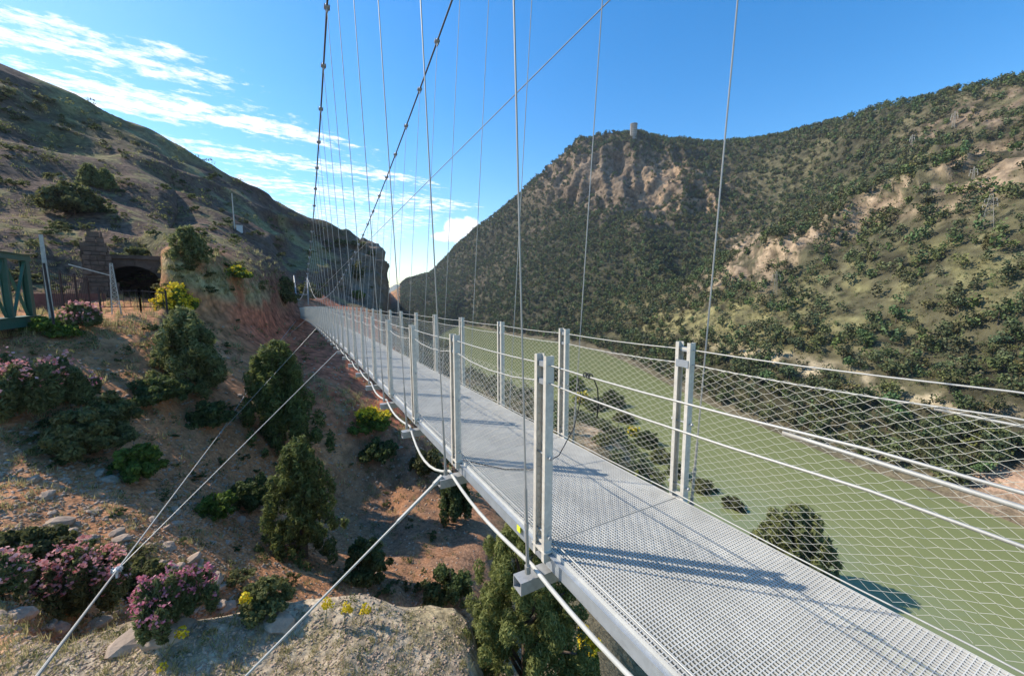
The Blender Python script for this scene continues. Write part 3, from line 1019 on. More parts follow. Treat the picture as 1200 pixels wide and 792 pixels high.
def edge_beam_mesh(side):
    """a C channel along the deck's edge, open side inwards"""
    mb = MB()
    x = side * (HW - .030)
    o = side
    L = BAY - .006

    def b(x0, x1, z0, z1):
        mb.box((min(x0, x1), 0, z0), (max(x0, x1), L, z1))
    b(x, x + o * .006, -.140, -.030)
    b(x - o * .055, x + o * .006, -.036, -.0305)
    b(x - o * .055, x - o * .0005, -.1405, -.133)
    b(x, x + o * .030, -.030, -.024)
    for k in range(3):
        mb.box((min(x + o * .006, x + o * .012), .06 + .05 * k, -.09), (max(x + o * .006, x + o * .012), .075 + .05 * k, -.066))
    return mb.mesh('edge_beam', M['galv_bright'])


def hollow_tube_mesh(L0, L1, w, h, t, y0, z1):
    """rectangular hollow section along x with open ends; top face at z1, centred on y0"""
    mb = MB()
    for (a, b, c, d) in ((y0 - w / 2, y0 + w / 2, z1 - t, z1), (y0 - w / 2, y0 + w / 2, z1 - h, z1 - h + t),
                         (y0 - w / 2, y0 - w / 2 + t, z1 - h + t, z1 - t), (y0 + w / 2 - t, y0 + w / 2, z1 - h + t, z1 - t)):
        mb.box((L0, a, c), (L1, b, d))
    return mb


def post_mesh():
    """two channel bars held apart, on a foot plate; origin at the deck, local x outward = 0"""
    mb = MB()
    H = 1.25
    for s in (-1, 1):
        y = s * .063
        mb.box((-.029, y - .0028, -.075), (.029, y + .0028, H))
        for e in (-1, 1):
            mb.box((min(e * .029, e * .0235), min(y - s * .003, y - s * .026), -.075), (max(e * .029, e * .0235), max(y - s * .003, y - s * .026), H - .0005))
    for z in (.03, H - .05):
        mb.box((-.010, -.0601, z - .008), (.010,   .0601, z + .008))
    mb.box((-.034, -.075, -.012), (.034, .075, -.004))
    return mb.mesh('post', M['post'])


def bolt_mesh():
    mb = MB()
    mb.tube([(0, -.098, 0), (0, .098, 0)], .0065, 8)
    for s in (-1, 1):
        mb.tube([(0, s * .086, 0), (0, s * .094, 0)], .013, 6)
    return mb.mesh('bolt', M['galv'])


def clip_mesh():
    mb = MB()
    mb.box((-.016, -.040, -.016), (.016, .040, .016))
    mb.tube([(0, -.052, .0), (0, .052, .0)], .0115, 8)
    return mb.mesh('cable_clip', M['galv_bright'])


def netting_mesh(fine):
    """one bay of diamond wire netting in the y-z plane"""
    mb = MB()
    z0, z1 = .035, 1.085
    cw, ch = BAY / 17, BAY / 17 * .54                        # a diamond's width and height
    slope = ch / cw
    rng = random.Random(5 + fine)
    r = .00125 if fine else .0020
    n = int((BAY * slope + z1 - z0) / ch) + 2
    for fam in (1, -1):
        for k in range(-2, n):
            c = z0 + k * ch - BAY * slope
            pts = []
            steps = int(round(BAY / (cw / 2)))
            xs = [BAY * i / steps for i in range(steps + 1)]
            line = []
            for i, x in enumerate(xs):
                z = c + slope * x
                if fam < 0:
                    z = c + BAY * slope - slope * x
                line.append((x, z, i))
            seg = [(x, z, i) for x, z, i in line if z0 - ch * .3 <= z <= z1 + ch * .3]
            if len(seg) < 2:
                continue
            if fine:
                for j, (x, z, i) in enumerate(seg):
                    z = min(max(z, z0), z1)
                    # the wires are pinched together at the crossings and run flatter between them
                    w = .0030 * (1 if i % 2 else -1)
                    pts.append((.0022 * fam, x + rng.uniform(-.004, .004), z + w + rng.uniform(-.003, .003)))
                mb.tube(pts, r, 3, False)
            else:
                a, b = seg[0], seg[-1]
                mb.tube([(.002 * fam, a[0], max(z0, min(z1, a[1]))), (.002 * fam, b[0], max(z0, min(z1, b[1])))], r, 3, False)
    return mb.mesh('netting_panel', M['mesh'])


def socket_mesh():
    """the threaded fork end of a hanger; origin at the pin"""
    mb = MB()
    mb.tube([(0, 0, .0), (0, 0, .05)], .020, 8)
    mb.tube([(0, 0, .05), (0, 0, .10)], .013, 8)
    mb.tube([(0, 0, .10), (0, 0, .30)], .0115, 8)
    mb.tube([(0, 0, .30), (0, 0, .34)], .015, 6)
    mb.tube([(0, 0, .34), (0, 0, .56)], .0100, 8)
    return mb.mesh('hanger_socket', M['hanger'])


def clamp_mesh():
    """a cable clamp: two half shells bolted round the cable that lies along y, an ear below for the hanger"""
    mb = MB()
    mb.tube([(0, -.075, 0), (0, -.055, 0), (0, .055, 0), (0, .075, 0)], [.030, .042, .042, .030], 8)
    mb.box((-.012, -.03, -.10), (.012, .03, -.03))
    for s in (-1, 1):
        mb.tube([(s * .050, -.035, -.02), (s * .050, -.035, .05)], .010, 6)
        mb.tube([(s * .050, .035, -.02), (s * .050, .035, .05)], .010, 6)
        mb.box((min(s * .040, s * .060), -.05, .005), (max(s * .040, s * .060), .05, .02))
    return mb.mesh('cable_clamp', M['galv_bright'])


# main cable, height above the eye's level in bridge coordinates
YM = 61.5


def cable_h(Y):
    if Y <= YM:
        return EYE - .95 + .00262 * (YM - Y) ** 2
    return EYE - .95 + .0200 * (Y - YM) ** 2


CXL, CXR = .88, 3.30


def cableP(side, Y, dz=0.0):
    X = CXL if side < 0 else CXR
    if Y > YM:                                     # the cables draw together a little towards the far pylons
        X += (.12 if side < 0 else -.35) * (Y - YM) / (YEND + 2 - YM)
    X += shift(Y)
    return Vector((X * CB - Y * SB, X * SB + Y * CB, cable_h(Y) + dz))


def build_bridge():
    gm, gm2 = grating_mesh(), grating_mesh(2)
    em = {s: edge_beam_mesh(s) for s in (-1, 1)}
    cross = hollow_tube_mesh(-(HW + .185), HW + .185, .10, .085, .006, 0, -.040)
    cm = cross.mesh('cross_beam', M['galv'])
    pm, bm, km = post_mesh(), bolt_mesh(), clip_mesh()
    nf, nc = netting_mesh(True), netting_mesh(False)
    sm, lm = socket_mesh(), clamp_mesh()
    rod = MB().tube([(0, 0, 0), (0, 0, 1)], .0060, 6).mesh('hanger', M['hanger'])
    first = -1
    for n in range(first, NB + 1):
        Y = yn(n)
        F = frame(Y)
        if n < NB:
            if n != 0:
                bpart('grating_panel', gm2 if n == -1 else gm, F)
            for s in (-1, 1):
                bpart('edge_beam', em[s], F)
        U = upright(Y)
        cmx = bpart('cross_beam', cm, U @ Matrix.Translation((0, 0, -.167 + .040)))
        for s in (-1, 1):
            skip_near = n == 0
            if not skip_near:
                P = U @ Matrix.Translation((s * HW, 0, 0))
                lean = random.uniform(-.006, .006)
                p = bpart('post', pm, P @ Matrix.Rotation(lean, 4, 'Y'))
                if n <= 9:
                    for z in (1.195, 1.085):
                        bpart('cable_clip', km, P @ Matrix.Translation((0, 0, z)), p)
                    for z in (.10, .62):
                        bpart('bolt', bm, P @ Matrix.Translation((0, 0, z)), p)
            if n < NB and not (s < 0 and n <= 0):
                fine = n <= 6
                d = bpart('netting_panel', nf if fine else nc, F @ Matrix.Translation((s * (HW - .004), 0, 0)))
                d['kind'] = 'stuff'
            # hanger with its socket, leaning out to the main cable
            if 1 <= n <= 41:
                a = U @ Vector((s * (HW + .125), -.03, -.127 + .0005))
                b = cableP(s, Y, -.09)
                d = b - a
                if d.length > .8:
                    q = d.to_track_quat('Z', 'Y').to_matrix().to_4x4()
                    q.translation = a
                    h = bpart('hanger', rod, q @ Matrix.Translation((0, 0, .1)) @ Matrix.Scale(d.length - .1, 4, (0, 0, 1)))
                    h2 = bpart('hanger_socket', sm, q)
    # main cables and clamps
    for s in (-1, 1):
        ys = np.concatenate([np.linspace(-3.5, YM, 70), np.linspace(YM, YEND + 1.6, 24)[1:]])
        pts = [cableP(s, y) for y in ys]
        mb = MB()
        k = [i for i, y in enumerate(ys) if y > 46][0]
        mc = bpart('main_cable', MB().tube(pts[:k + 1], .021, 8).mesh('main_cable', M['cable_dark'], True))
        bpart('main_cable_end', MB().tube(pts[k:], .026, 8).mesh('main_cable_end', M['rope'], True))
        for n in range(1, 42):
            Y = yn(n)
            a, b = cableP(s, Y - .1), cableP(s, Y + .1)
            q = (b - a).to_track_quat('Y', 'Z').to_matrix().to_4x4()
            q.translation = cableP(s, Y)
            bpart('cable_clamp', lm, q, mc)
    # hand ropes, top ropes of the netting, toe ropes
    for s in (-1, 1):
        for nm, z, r, sag in (('top_rope', 1.195, .0049, .012), ('middle_rope', 1.085, .0049, .018), ('toe_rope', .045, .0048, .012)):
            pts = []
            for n in range(first, NB):
                for t in (0, .25, .5, .75):
                    Y = yn(n) + BAY * t
                    dz = -sag * 4 * t * (1 - t)
                    if nm == 'middle_rope' and s < 0 and n >= 1:
                        dz *= 3.2
                    pts.append(BP(XC + s * (HW - (.0 if z > .1 else .05)), Y, z + dz))
            pts.append(BP(XC + s * HW, YEND, z))
            bpart(nm, MB().tube(pts, r, 6).mesh(nm, M['rope'], True))
    # spliced rope tails near the right edge of the deck approach
    for (s, z) in ((-1, 1.195), (1, 1.085)):
        pts = [BP(XC + s * HW + .004, .52 + .12 - .10 * k, z - .020 - .004 * k) for k in range(9)]
        bpart('rope_tail', MB().tube(pts, .0068, 6).mesh('rope_tail', M['rope'], True))
    # the pale conduit that swags from bracket to bracket outside the left edge
    pts, rs = [], []
    rng = random.Random(3)
    for n in range(first, NB - 2):
        sag = {0: .06, 1: .04, 2: .30, 3: .08, 4: .10}.get(n, rng.uniform(.015, .08))
        for t in np.linspace(0, 1, 9)[:-1]:
            Y = yn(n) + BAY * t
            pts.append(BP(XL - .075 - .03 * math.sin(math.pi * t) + .11 * float(np.clip((2.0 - Y) / 1.58, 0, 1)), Y, -.130 + .018 - sag * 4 * t * (1 - t) * .62))
    bpart('swagged_conduit', MB().tube(pts, .0140, 8).mesh('swagged_conduit', M['pipe'], True))
    # wind stays, down to the left
    def node(u, v, Y):
        la, fw, dn = pix_dir(u, v)
        k = Y / (fw * CB - la * SB)
        return Vector((la * k, fw * k, EYE - dn * k))
    n1, n2, n3 = node(137, 668, 7.5), node(259, 506, 26.0), node(325, 404, 42.0)
    n0 = n1 + (node(45, 790, 3.3) - n1) * 1.9
    end = BP(XL - .2, yn(44), -.2)
    wind = bpart('wind_cable', MB().tube([n0, n1, n2, n3, end], [.011, .012, .018, .02, .02], 8).mesh('wind_cable', M['rope']))
    for p, n in ((n1, 9), (n2, 18), (n3, 30)):
        b = BP(XL - .18, yn(n), -.16)
        bpart('wind_tie', MB().tube([p, b], [.007, .013], 6).mesh('wind_tie', M['rope']))
        ax = (b - p).normalized()
        q = (n1 - n2).to_track_quat('Y', 'Z').to_matrix().to_4x4()
        q.translation = p
        bpart('tie_clamp', lm, q, wind)
    a = BP(XL - .15, yn(2), -.15)
    p = node(290, 790, 3.4)
    e = a + (p - a) * 1.75
    d = (p - a).normalized()
    tie = bpart('wind_tie', MB().tube([a, a + d * .10, a + d * .12, a + d * .55, a + d * .57, a + (e - a)], [.026, .026, .017, .017, .0105, .0105], 8).mesh('wind_tie', M['rope']))
    # long straight stay across the picture to the far side
    far_ = cableP(1, 66.0, .15)
    la, fw, dn = pix_dir(715, 0)
    k = 9.5 / fw
    near_ = Vector((la * k, fw * k, EYE - dn * k))
    bpart('stay_rope', MB().tube([far_, near_, near_ + (near_ - far_) * .12], .014, 6).mesh('stay_rope', M['hanger']))
    # far pylons: two raking tubes, a cross bar, a rope swag between the tops
    for s, (u, v) in ((-1, (345.5, 327)), (1, (360.6, 329))):
        top = cableP(s, YEND + 1.6)
        foot = BP(XC + s * (HW + .10), YEND + 1.3, -1.6)
        bpart('pylon', MB().tube([foot, top + Vector((0, 0, .25))], [.13, .10], 10).mesh('pylon', M['galv'], True))
    tl, tr = cableP(-1, YEND + 1.6), cableP(1, YEND + 1.6)
    bpart('pylon_bar', MB().tube([tl.lerp(BP(XL, YEND + 1.3), .45), tr.lerp(BP(XR, YEND + 1.3), .45)], .07, 8).mesh('pylon_bar', M['galv']))
    fl, fr = BP(XL - .1, YEND + 1.3, 0), BP(XR + .1, YEND + 1.3, 0)
    for k in range(4):
        z = Vector((0, 0, .45 + .3 * k))
        bpart('pylon_rope', MB().tube([fl + z, fr + z], .02, 6).mesh('pylon_rope', M['rope']))
    # the backstays behind the pylons
    for s in (-1, 1):
        t = cableP(s, YEND + 1.6)
        b = BP((XL if s < 0 else XR) + s * .4, YEND + 12, 0)
        g = drop(b.x, b.y)
        bpart('backstay', MB().tube([t, g - Vector((0, 0, .2))], .025, 6).mesh('backstay', M['rope']))
    # yellow tag stuck on the edge beam
    tg = frame(yn(1) + .30)
    mb = MB()
    mb.box((-HW + .016 - .0125, 0, -.085), (-HW + .0135, .045, -.042))
    bpart('yellow_tag', mb.mesh('yellow_tag', M['yellow']), tg @ Matrix.Translation((.0, 0, 0)))
    # plate on the second right post
    mb = MB().box((-.004, -.055, 0), (.004, .055, .055))
    bpart('post_plate', mb.mesh('post_plate', M['galv_bright']), upright(yn(1)) @ Matrix.Translation((HW - .036, 0, 1.06)))


build_bridge()

# the loose black cords
cord = MB().tube([BP(XL + .02, 3.45, .02 + .008), BP(XL + .30, 3.1, .012), BP(XL + .52, 2.95, .02), BP(XL + .80, 2.95, .10), BP(XL + 1.05, 3.05, .30),
                  BP(XR - .05, 3.20, .55), BP(XR - .02, 3.30, .75)], .005, 5).build('black_tie_line', M['black'], smooth=True)
tag(cord, 'thin black cord trailing across the grating deck up to the right hand netting', 'line')
P0 = BP(XL, yn(1) - .42, 1.19)
strap = MB()
for k in range(3):
    c = BP(XL, yn(1) - .40 - .022 * k, 1.193)
    strap.tube([c + Vector((.011 * math.cos(q), 0.002 * k, .011 * math.sin(q))) for q in np.linspace(0, 6.28, 9)], .0035, 5, False)
strap.tube([P0 + Vector((.0, .0, -.01)), P0 + Vector((.035, .01, -.02)), P0 + Vector((.055, .01, -.07)), P0 + Vector((.062, .015, -.15)), P0 + Vector((.058, .02, -.23))], .0035, 5)
tag(strap.build('black_strap', M['black'], smooth=True), 'short black strap knotted round the near hand rope', 'strap')

# ------------------------------------------------------------------ plants
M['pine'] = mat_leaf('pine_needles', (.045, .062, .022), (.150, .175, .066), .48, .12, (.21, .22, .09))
M['pine_grey'] = mat_leaf('grey_green_needles', (.105, .120, .042), (.310, .325, .120), .48, .1, (.25, .27, .15))
M['conifer'] = mat_leaf('dark_conifer_needles', (.075, .095, .028), (.230, .260, .075), .48, .12, (.17, .20, .08))
M['shrub'] = mat_leaf('olive_shrub_leaves', (.070, .080, .028), (.220, .220, .078), .48, .3, (.21, .20, .085))
M['bright'] = mat_leaf('fresh_green_leaves', (.070, .115, .020), (.230, .320, .055), .48, .15)
M['dark_leaf'] = mat_leaf('dark_green_leaves', (.045, .066, .021), (.145, .180, .058), .48, .2)
M['oleander'] = mat_leaf('oleander_leaves', (.075, .095, .036), (.225, .255, .098), .48, .15)
M['pink'] = mat_leaf('pink_blossom', (.62, .20, .19), (.82, .48, .43), .3, .05)
M['magenta'] = mat_leaf('magenta_blossom', (.52, .13, .20), (.70, .33, .36), .3, .05)
M['broom'] = mat_leaf('yellow_blossom', (.62, .44, .02), (.90, .72, .05), .3, .05)
M['dry'] = mat_leaf('dry_grass_blades', (.28, .24, .10), (.52, .45, .21), .45, .1, (.36, .38, .12))
M['bark'] = mat_plain('bark', (.13, .095, .07), .9, .3, 9, .4)
M['stem'] = mat_plain('green_stem', (.20, .19, .09), .8, .2, 9, .1)
M['stone'] = mat_plain('loose_stone', (.40, .29, .205), .9, .3, 3, .6)


def unit(n, rng):
    v = rng.normal(size=(n, 3))
    return v / np.linalg.norm(v, axis=1, keepdims=True)


def leaves(clumps, n, length, width, rng, outward=.75, up=.0, inner=.55, droop=0.0):
    """n diamond leaves spread over ellipsoid clumps [(x,y,z, rx,ry,rz)]; returns V, F"""
    c = np.asarray(clumps, float)
    wt = (c[:, 3] * c[:, 4] + c[:, 4] * c[:, 5] + c[:, 3] * c[:, 5])
    k = rng.choice(len(c), n, p=wt / wt.sum())
    d = unit(n, rng)
    rad = inner + (1.08 - inner) * rng.random(n) ** .6
    p = c[k, :3] + d * c[k, 3:] * rad[:, None]
    nr = d * outward + unit(n, rng) * .8
    nr /= np.linalg.norm(nr, axis=1, keepdims=True)
    t = unit(n, rng) + d * .5 + np.array([0, 0, up])
    t -= nr * (t * nr).sum(1, keepdims=True)
    t /= np.linalg.norm(t, axis=1, keepdims=True) + 1e-9
    b = np.cross(nr, t)
    L = length * rng.uniform(.6, 1.35, (n, 1)) * .5
    W = width * rng.uniform(.7, 1.3, (n, 1)) * .5
    V = np.stack([p - t * L, p + b * W, p + t * L, p - b * W], 1).reshape(-1, 3)
    F = np.arange(4 * n).reshape(n, 4)
    return V, F


def conifer_clumps(h, w, rng, lean=0.0, lo=.08, power=1.0):
    out = []
    n = 34
    for i in range(n):
        f = lo + (1 - lo) * (i + .5) / n
        R = w * .5 * (1 - f) ** power * (.75 + .5 * rng.random()) + w * .05
        a = i * 2.4 + rng.uniform(-.5, .5)
        rr = R * rng.uniform(.35, .85)
        s = w * (.10 + .13 * (1 - f)) * rng.uniform(.7, 1.3)
        out.append((rr * math.cos(a) + lean * f * h, rr * math.sin(a), f * h * .96, s, s, s * .8))
    return out


def plume_clumps(h, w, rng, power=.42, n=150):
    """upright plumes of foliage with gaps between them, an uneven outline"""
    out = []
    lop = rng.uniform(0, 6.28)
    for i in range(n):
        f = (i + rng.random()) / n
        R = w * .5 * (1 - f) ** power * (1 + .22 * math.cos(2 * (i * 2.4 - lop))) * rng.uniform(.72, 1.12)
        a = i * 2.4 + rng.uniform(-.5, .5)
        q = R * (rng.uniform(.2, .95) if i % 3 else 1.0)
        s = w * rng.uniform(.038, .082)
        out.append((q * math.cos(a), q * math.sin(a), h * (.05 + .88 * f), s, s, s * rng.uniform(1.3, 2.1)))
    return out


def round_clumps(h, w, rng, n=22, flat=.0):
    out = []
    for i in range(n):
        d = unit(1, rng)[0]
        d[2] = abs(d[2]) * 1.0
        q = rng.random() ** .5 * .9
        s = w * rng.uniform(.05, .125)
        out.append((d[0] * w * .5 * q, d[1] * w * .5 * q, h * (.16 + .70 * d[2] * q + .0), s, s, s * h / w * rng.uniform(.8, 1.1)))
    return out


def pine_clumps(h, w, rng, lo=.25):
    """an open Mediterranean pine: branches that end in clouds of needles"""
    out = []
    for i in range(26):
        f = lo + (1 - lo) * rng.random() ** .8
        R = w * .5 * math.sin(math.pi * min(1, .22 + .78 * (f - lo) / (1 - lo) * .98)) ** .7
        a = rng.uniform(0, 2 * math.pi)
        rr = R * rng.uniform(.25, .9)
        s = w * rng.uniform(.12, .21)
        out.append((rr * math.cos(a), rr * math.sin(a), f * h * .93, s, s, s * .62))
    return out


def trunk_mesh(h, r0, clumps, rng, name='trunk', top=.85, limbs=7, mat='bark'):
    mb = MB()
    bx, by = rng.uniform(-.04, .04) * h, rng.uniform(-.04, .04) * h
    pts = [(0, 0, -.3), (bx * .3, by * .3, h * .2), (bx, by, h * .5), (bx * .8, by * 1.2, h * top)]
    mb.tube(pts, [r0 * 1.25, r0, r0 * .65, r0 * .2], 7)
    pick = rng.choice(len(clumps), min(limbs, len(clumps)), replace=False)
    for k in pick:
        c = clumps[k]
        z0 = max(h * .12, c[2] * .68)
        f = min(1, z0 / h)
        mb.tube([(bx * f, by * f, z0), ((bx * f + c[0]) * .5, (by * f + c[1]) * .5, (z0 + c[2]) * .5 + .03 * h), c[:3]], [r0 * .45, r0 * .3, r0 * .1], 5)
    return mb.mesh(name, M[mat], True)


def plant(kind, name, label, cat, base, h, w, px, seed, group=None, flowers=None):
    """one plant of its own mesh; px = its size in the photograph, which sets how many leaves it needs"""
    rng = np.random.default_rng(seed)
    o = empty(name, base, 0, label, cat, group)
    dist = (Vector(base) - EYEV).length
    pl = dist / FPX                     # metres per pixel there
    n = int(np.clip(px[0] * px[1] * 2.0, 400, 20000))
    size = max(2.9 * pl, .045)
    mat = {'pine': 'pine', 'greypine': 'pine_grey', 'conifer': 'conifer', 'shrub': 'shrub', 'bright': 'bright', 'dark': 'dark_leaf', 'oleander': 'oleander', 'broom': 'bright'}[kind]
    if kind == 'conifer':
        cl = plume_clumps(h, w * 1.1, rng, .52, 190)
        V, F = leaves(cl, n, size * 1.9, size * .5, rng, 1.0, .6, .5)
    elif kind in ('pine', 'greypine'):
        cl = plume_clumps(h, w, rng) if kind == 'greypine' else pine_clumps(h, w, rng, .10)
        V, F = leaves(cl, n, size * 1.9, size * .5, rng, 1.0, .7, .5)
    elif kind == 'oleander':
        cl = []
        for i in range(26):
            a, q = rng.uniform(0, 2 * math.pi), rng.random() ** .5
            hh = h * (1 - .35 * q * q) * rng.uniform(.75, 1.0)
            cl.append((q * w * .42 * math.cos(a), q * w * .42 * math.sin(a), hh * .62, w * .085, w * .085, hh * .36))
        V, F = leaves(cl, n, size * 1.7, size * .5, rng, .6, .9)
    else:
        cl = round_clumps(h, w, rng, 64)
        V, F = leaves(cl, n, size * 1.3, size * .7, rng, .95, .4, .5)
    link('foliage', np_mesh('foliage', V, F, [M[mat]]), o)
    link('trunk' if kind in ('pine', 'greypine', 'conifer') else 'stem', trunk_mesh(h, (.028 if kind in ('pine', 'greypine', 'conifer') else .014) * h, cl, rng), o)
    if flowers:
        fm, share, zmin = flowers
        c2 = [c for c in cl if c[2] + c[5] * .7 > zmin * h] or cl
        c2 = [(c[0], c[1], c[2] + c[5] * .55, c[3] * 1.05, c[4] * 1.05, c[5] * .62) for c in c2]
        # blossoms sit in heads
        heads = []
        for c in c2:
            for q in range(9):
                d = unit(1, rng)[0] * 1.12
                d[2] = d[2] * .9 + .15
                heads.append((c[0] + d[0] * c[3], c[1] + d[1] * c[4], c[2] + d[2] * c[5], size * 1.1, size * 1.1, size * .9))
        V, F = leaves(heads, int(n * share), size * .85, size * .75, rng, .8, .2, .2)
        link('blossom', np_mesh('blossom', V, F, [M[fm]]), o)
    return o


def plant_at(kind, name, label, cat, u, v, hp, wp, seed, group=None, flowers=None, sink=.0):
    """u, v: foot of the plant on the photograph; hp, wp: its height and width there in pixels"""
    b = hit(u, v)
    d = (b - EYEV).length
    s = d / FPX * math.cos(math.atan2(math.hypot(u - 600, v - 396), FPX)) 
    s = (d * math.cos(math.atan2(math.hypot(u - 600, v - 396), FPX))) / FPX
    ca = 1.0 / max(.55, math.cos(math.atan2(v - 340, FPX)))
    b.z -= sink
    return plant(kind, name, label, cat, b, hp * s * ca, wp * s, (wp, hp), seed, group, flowers)


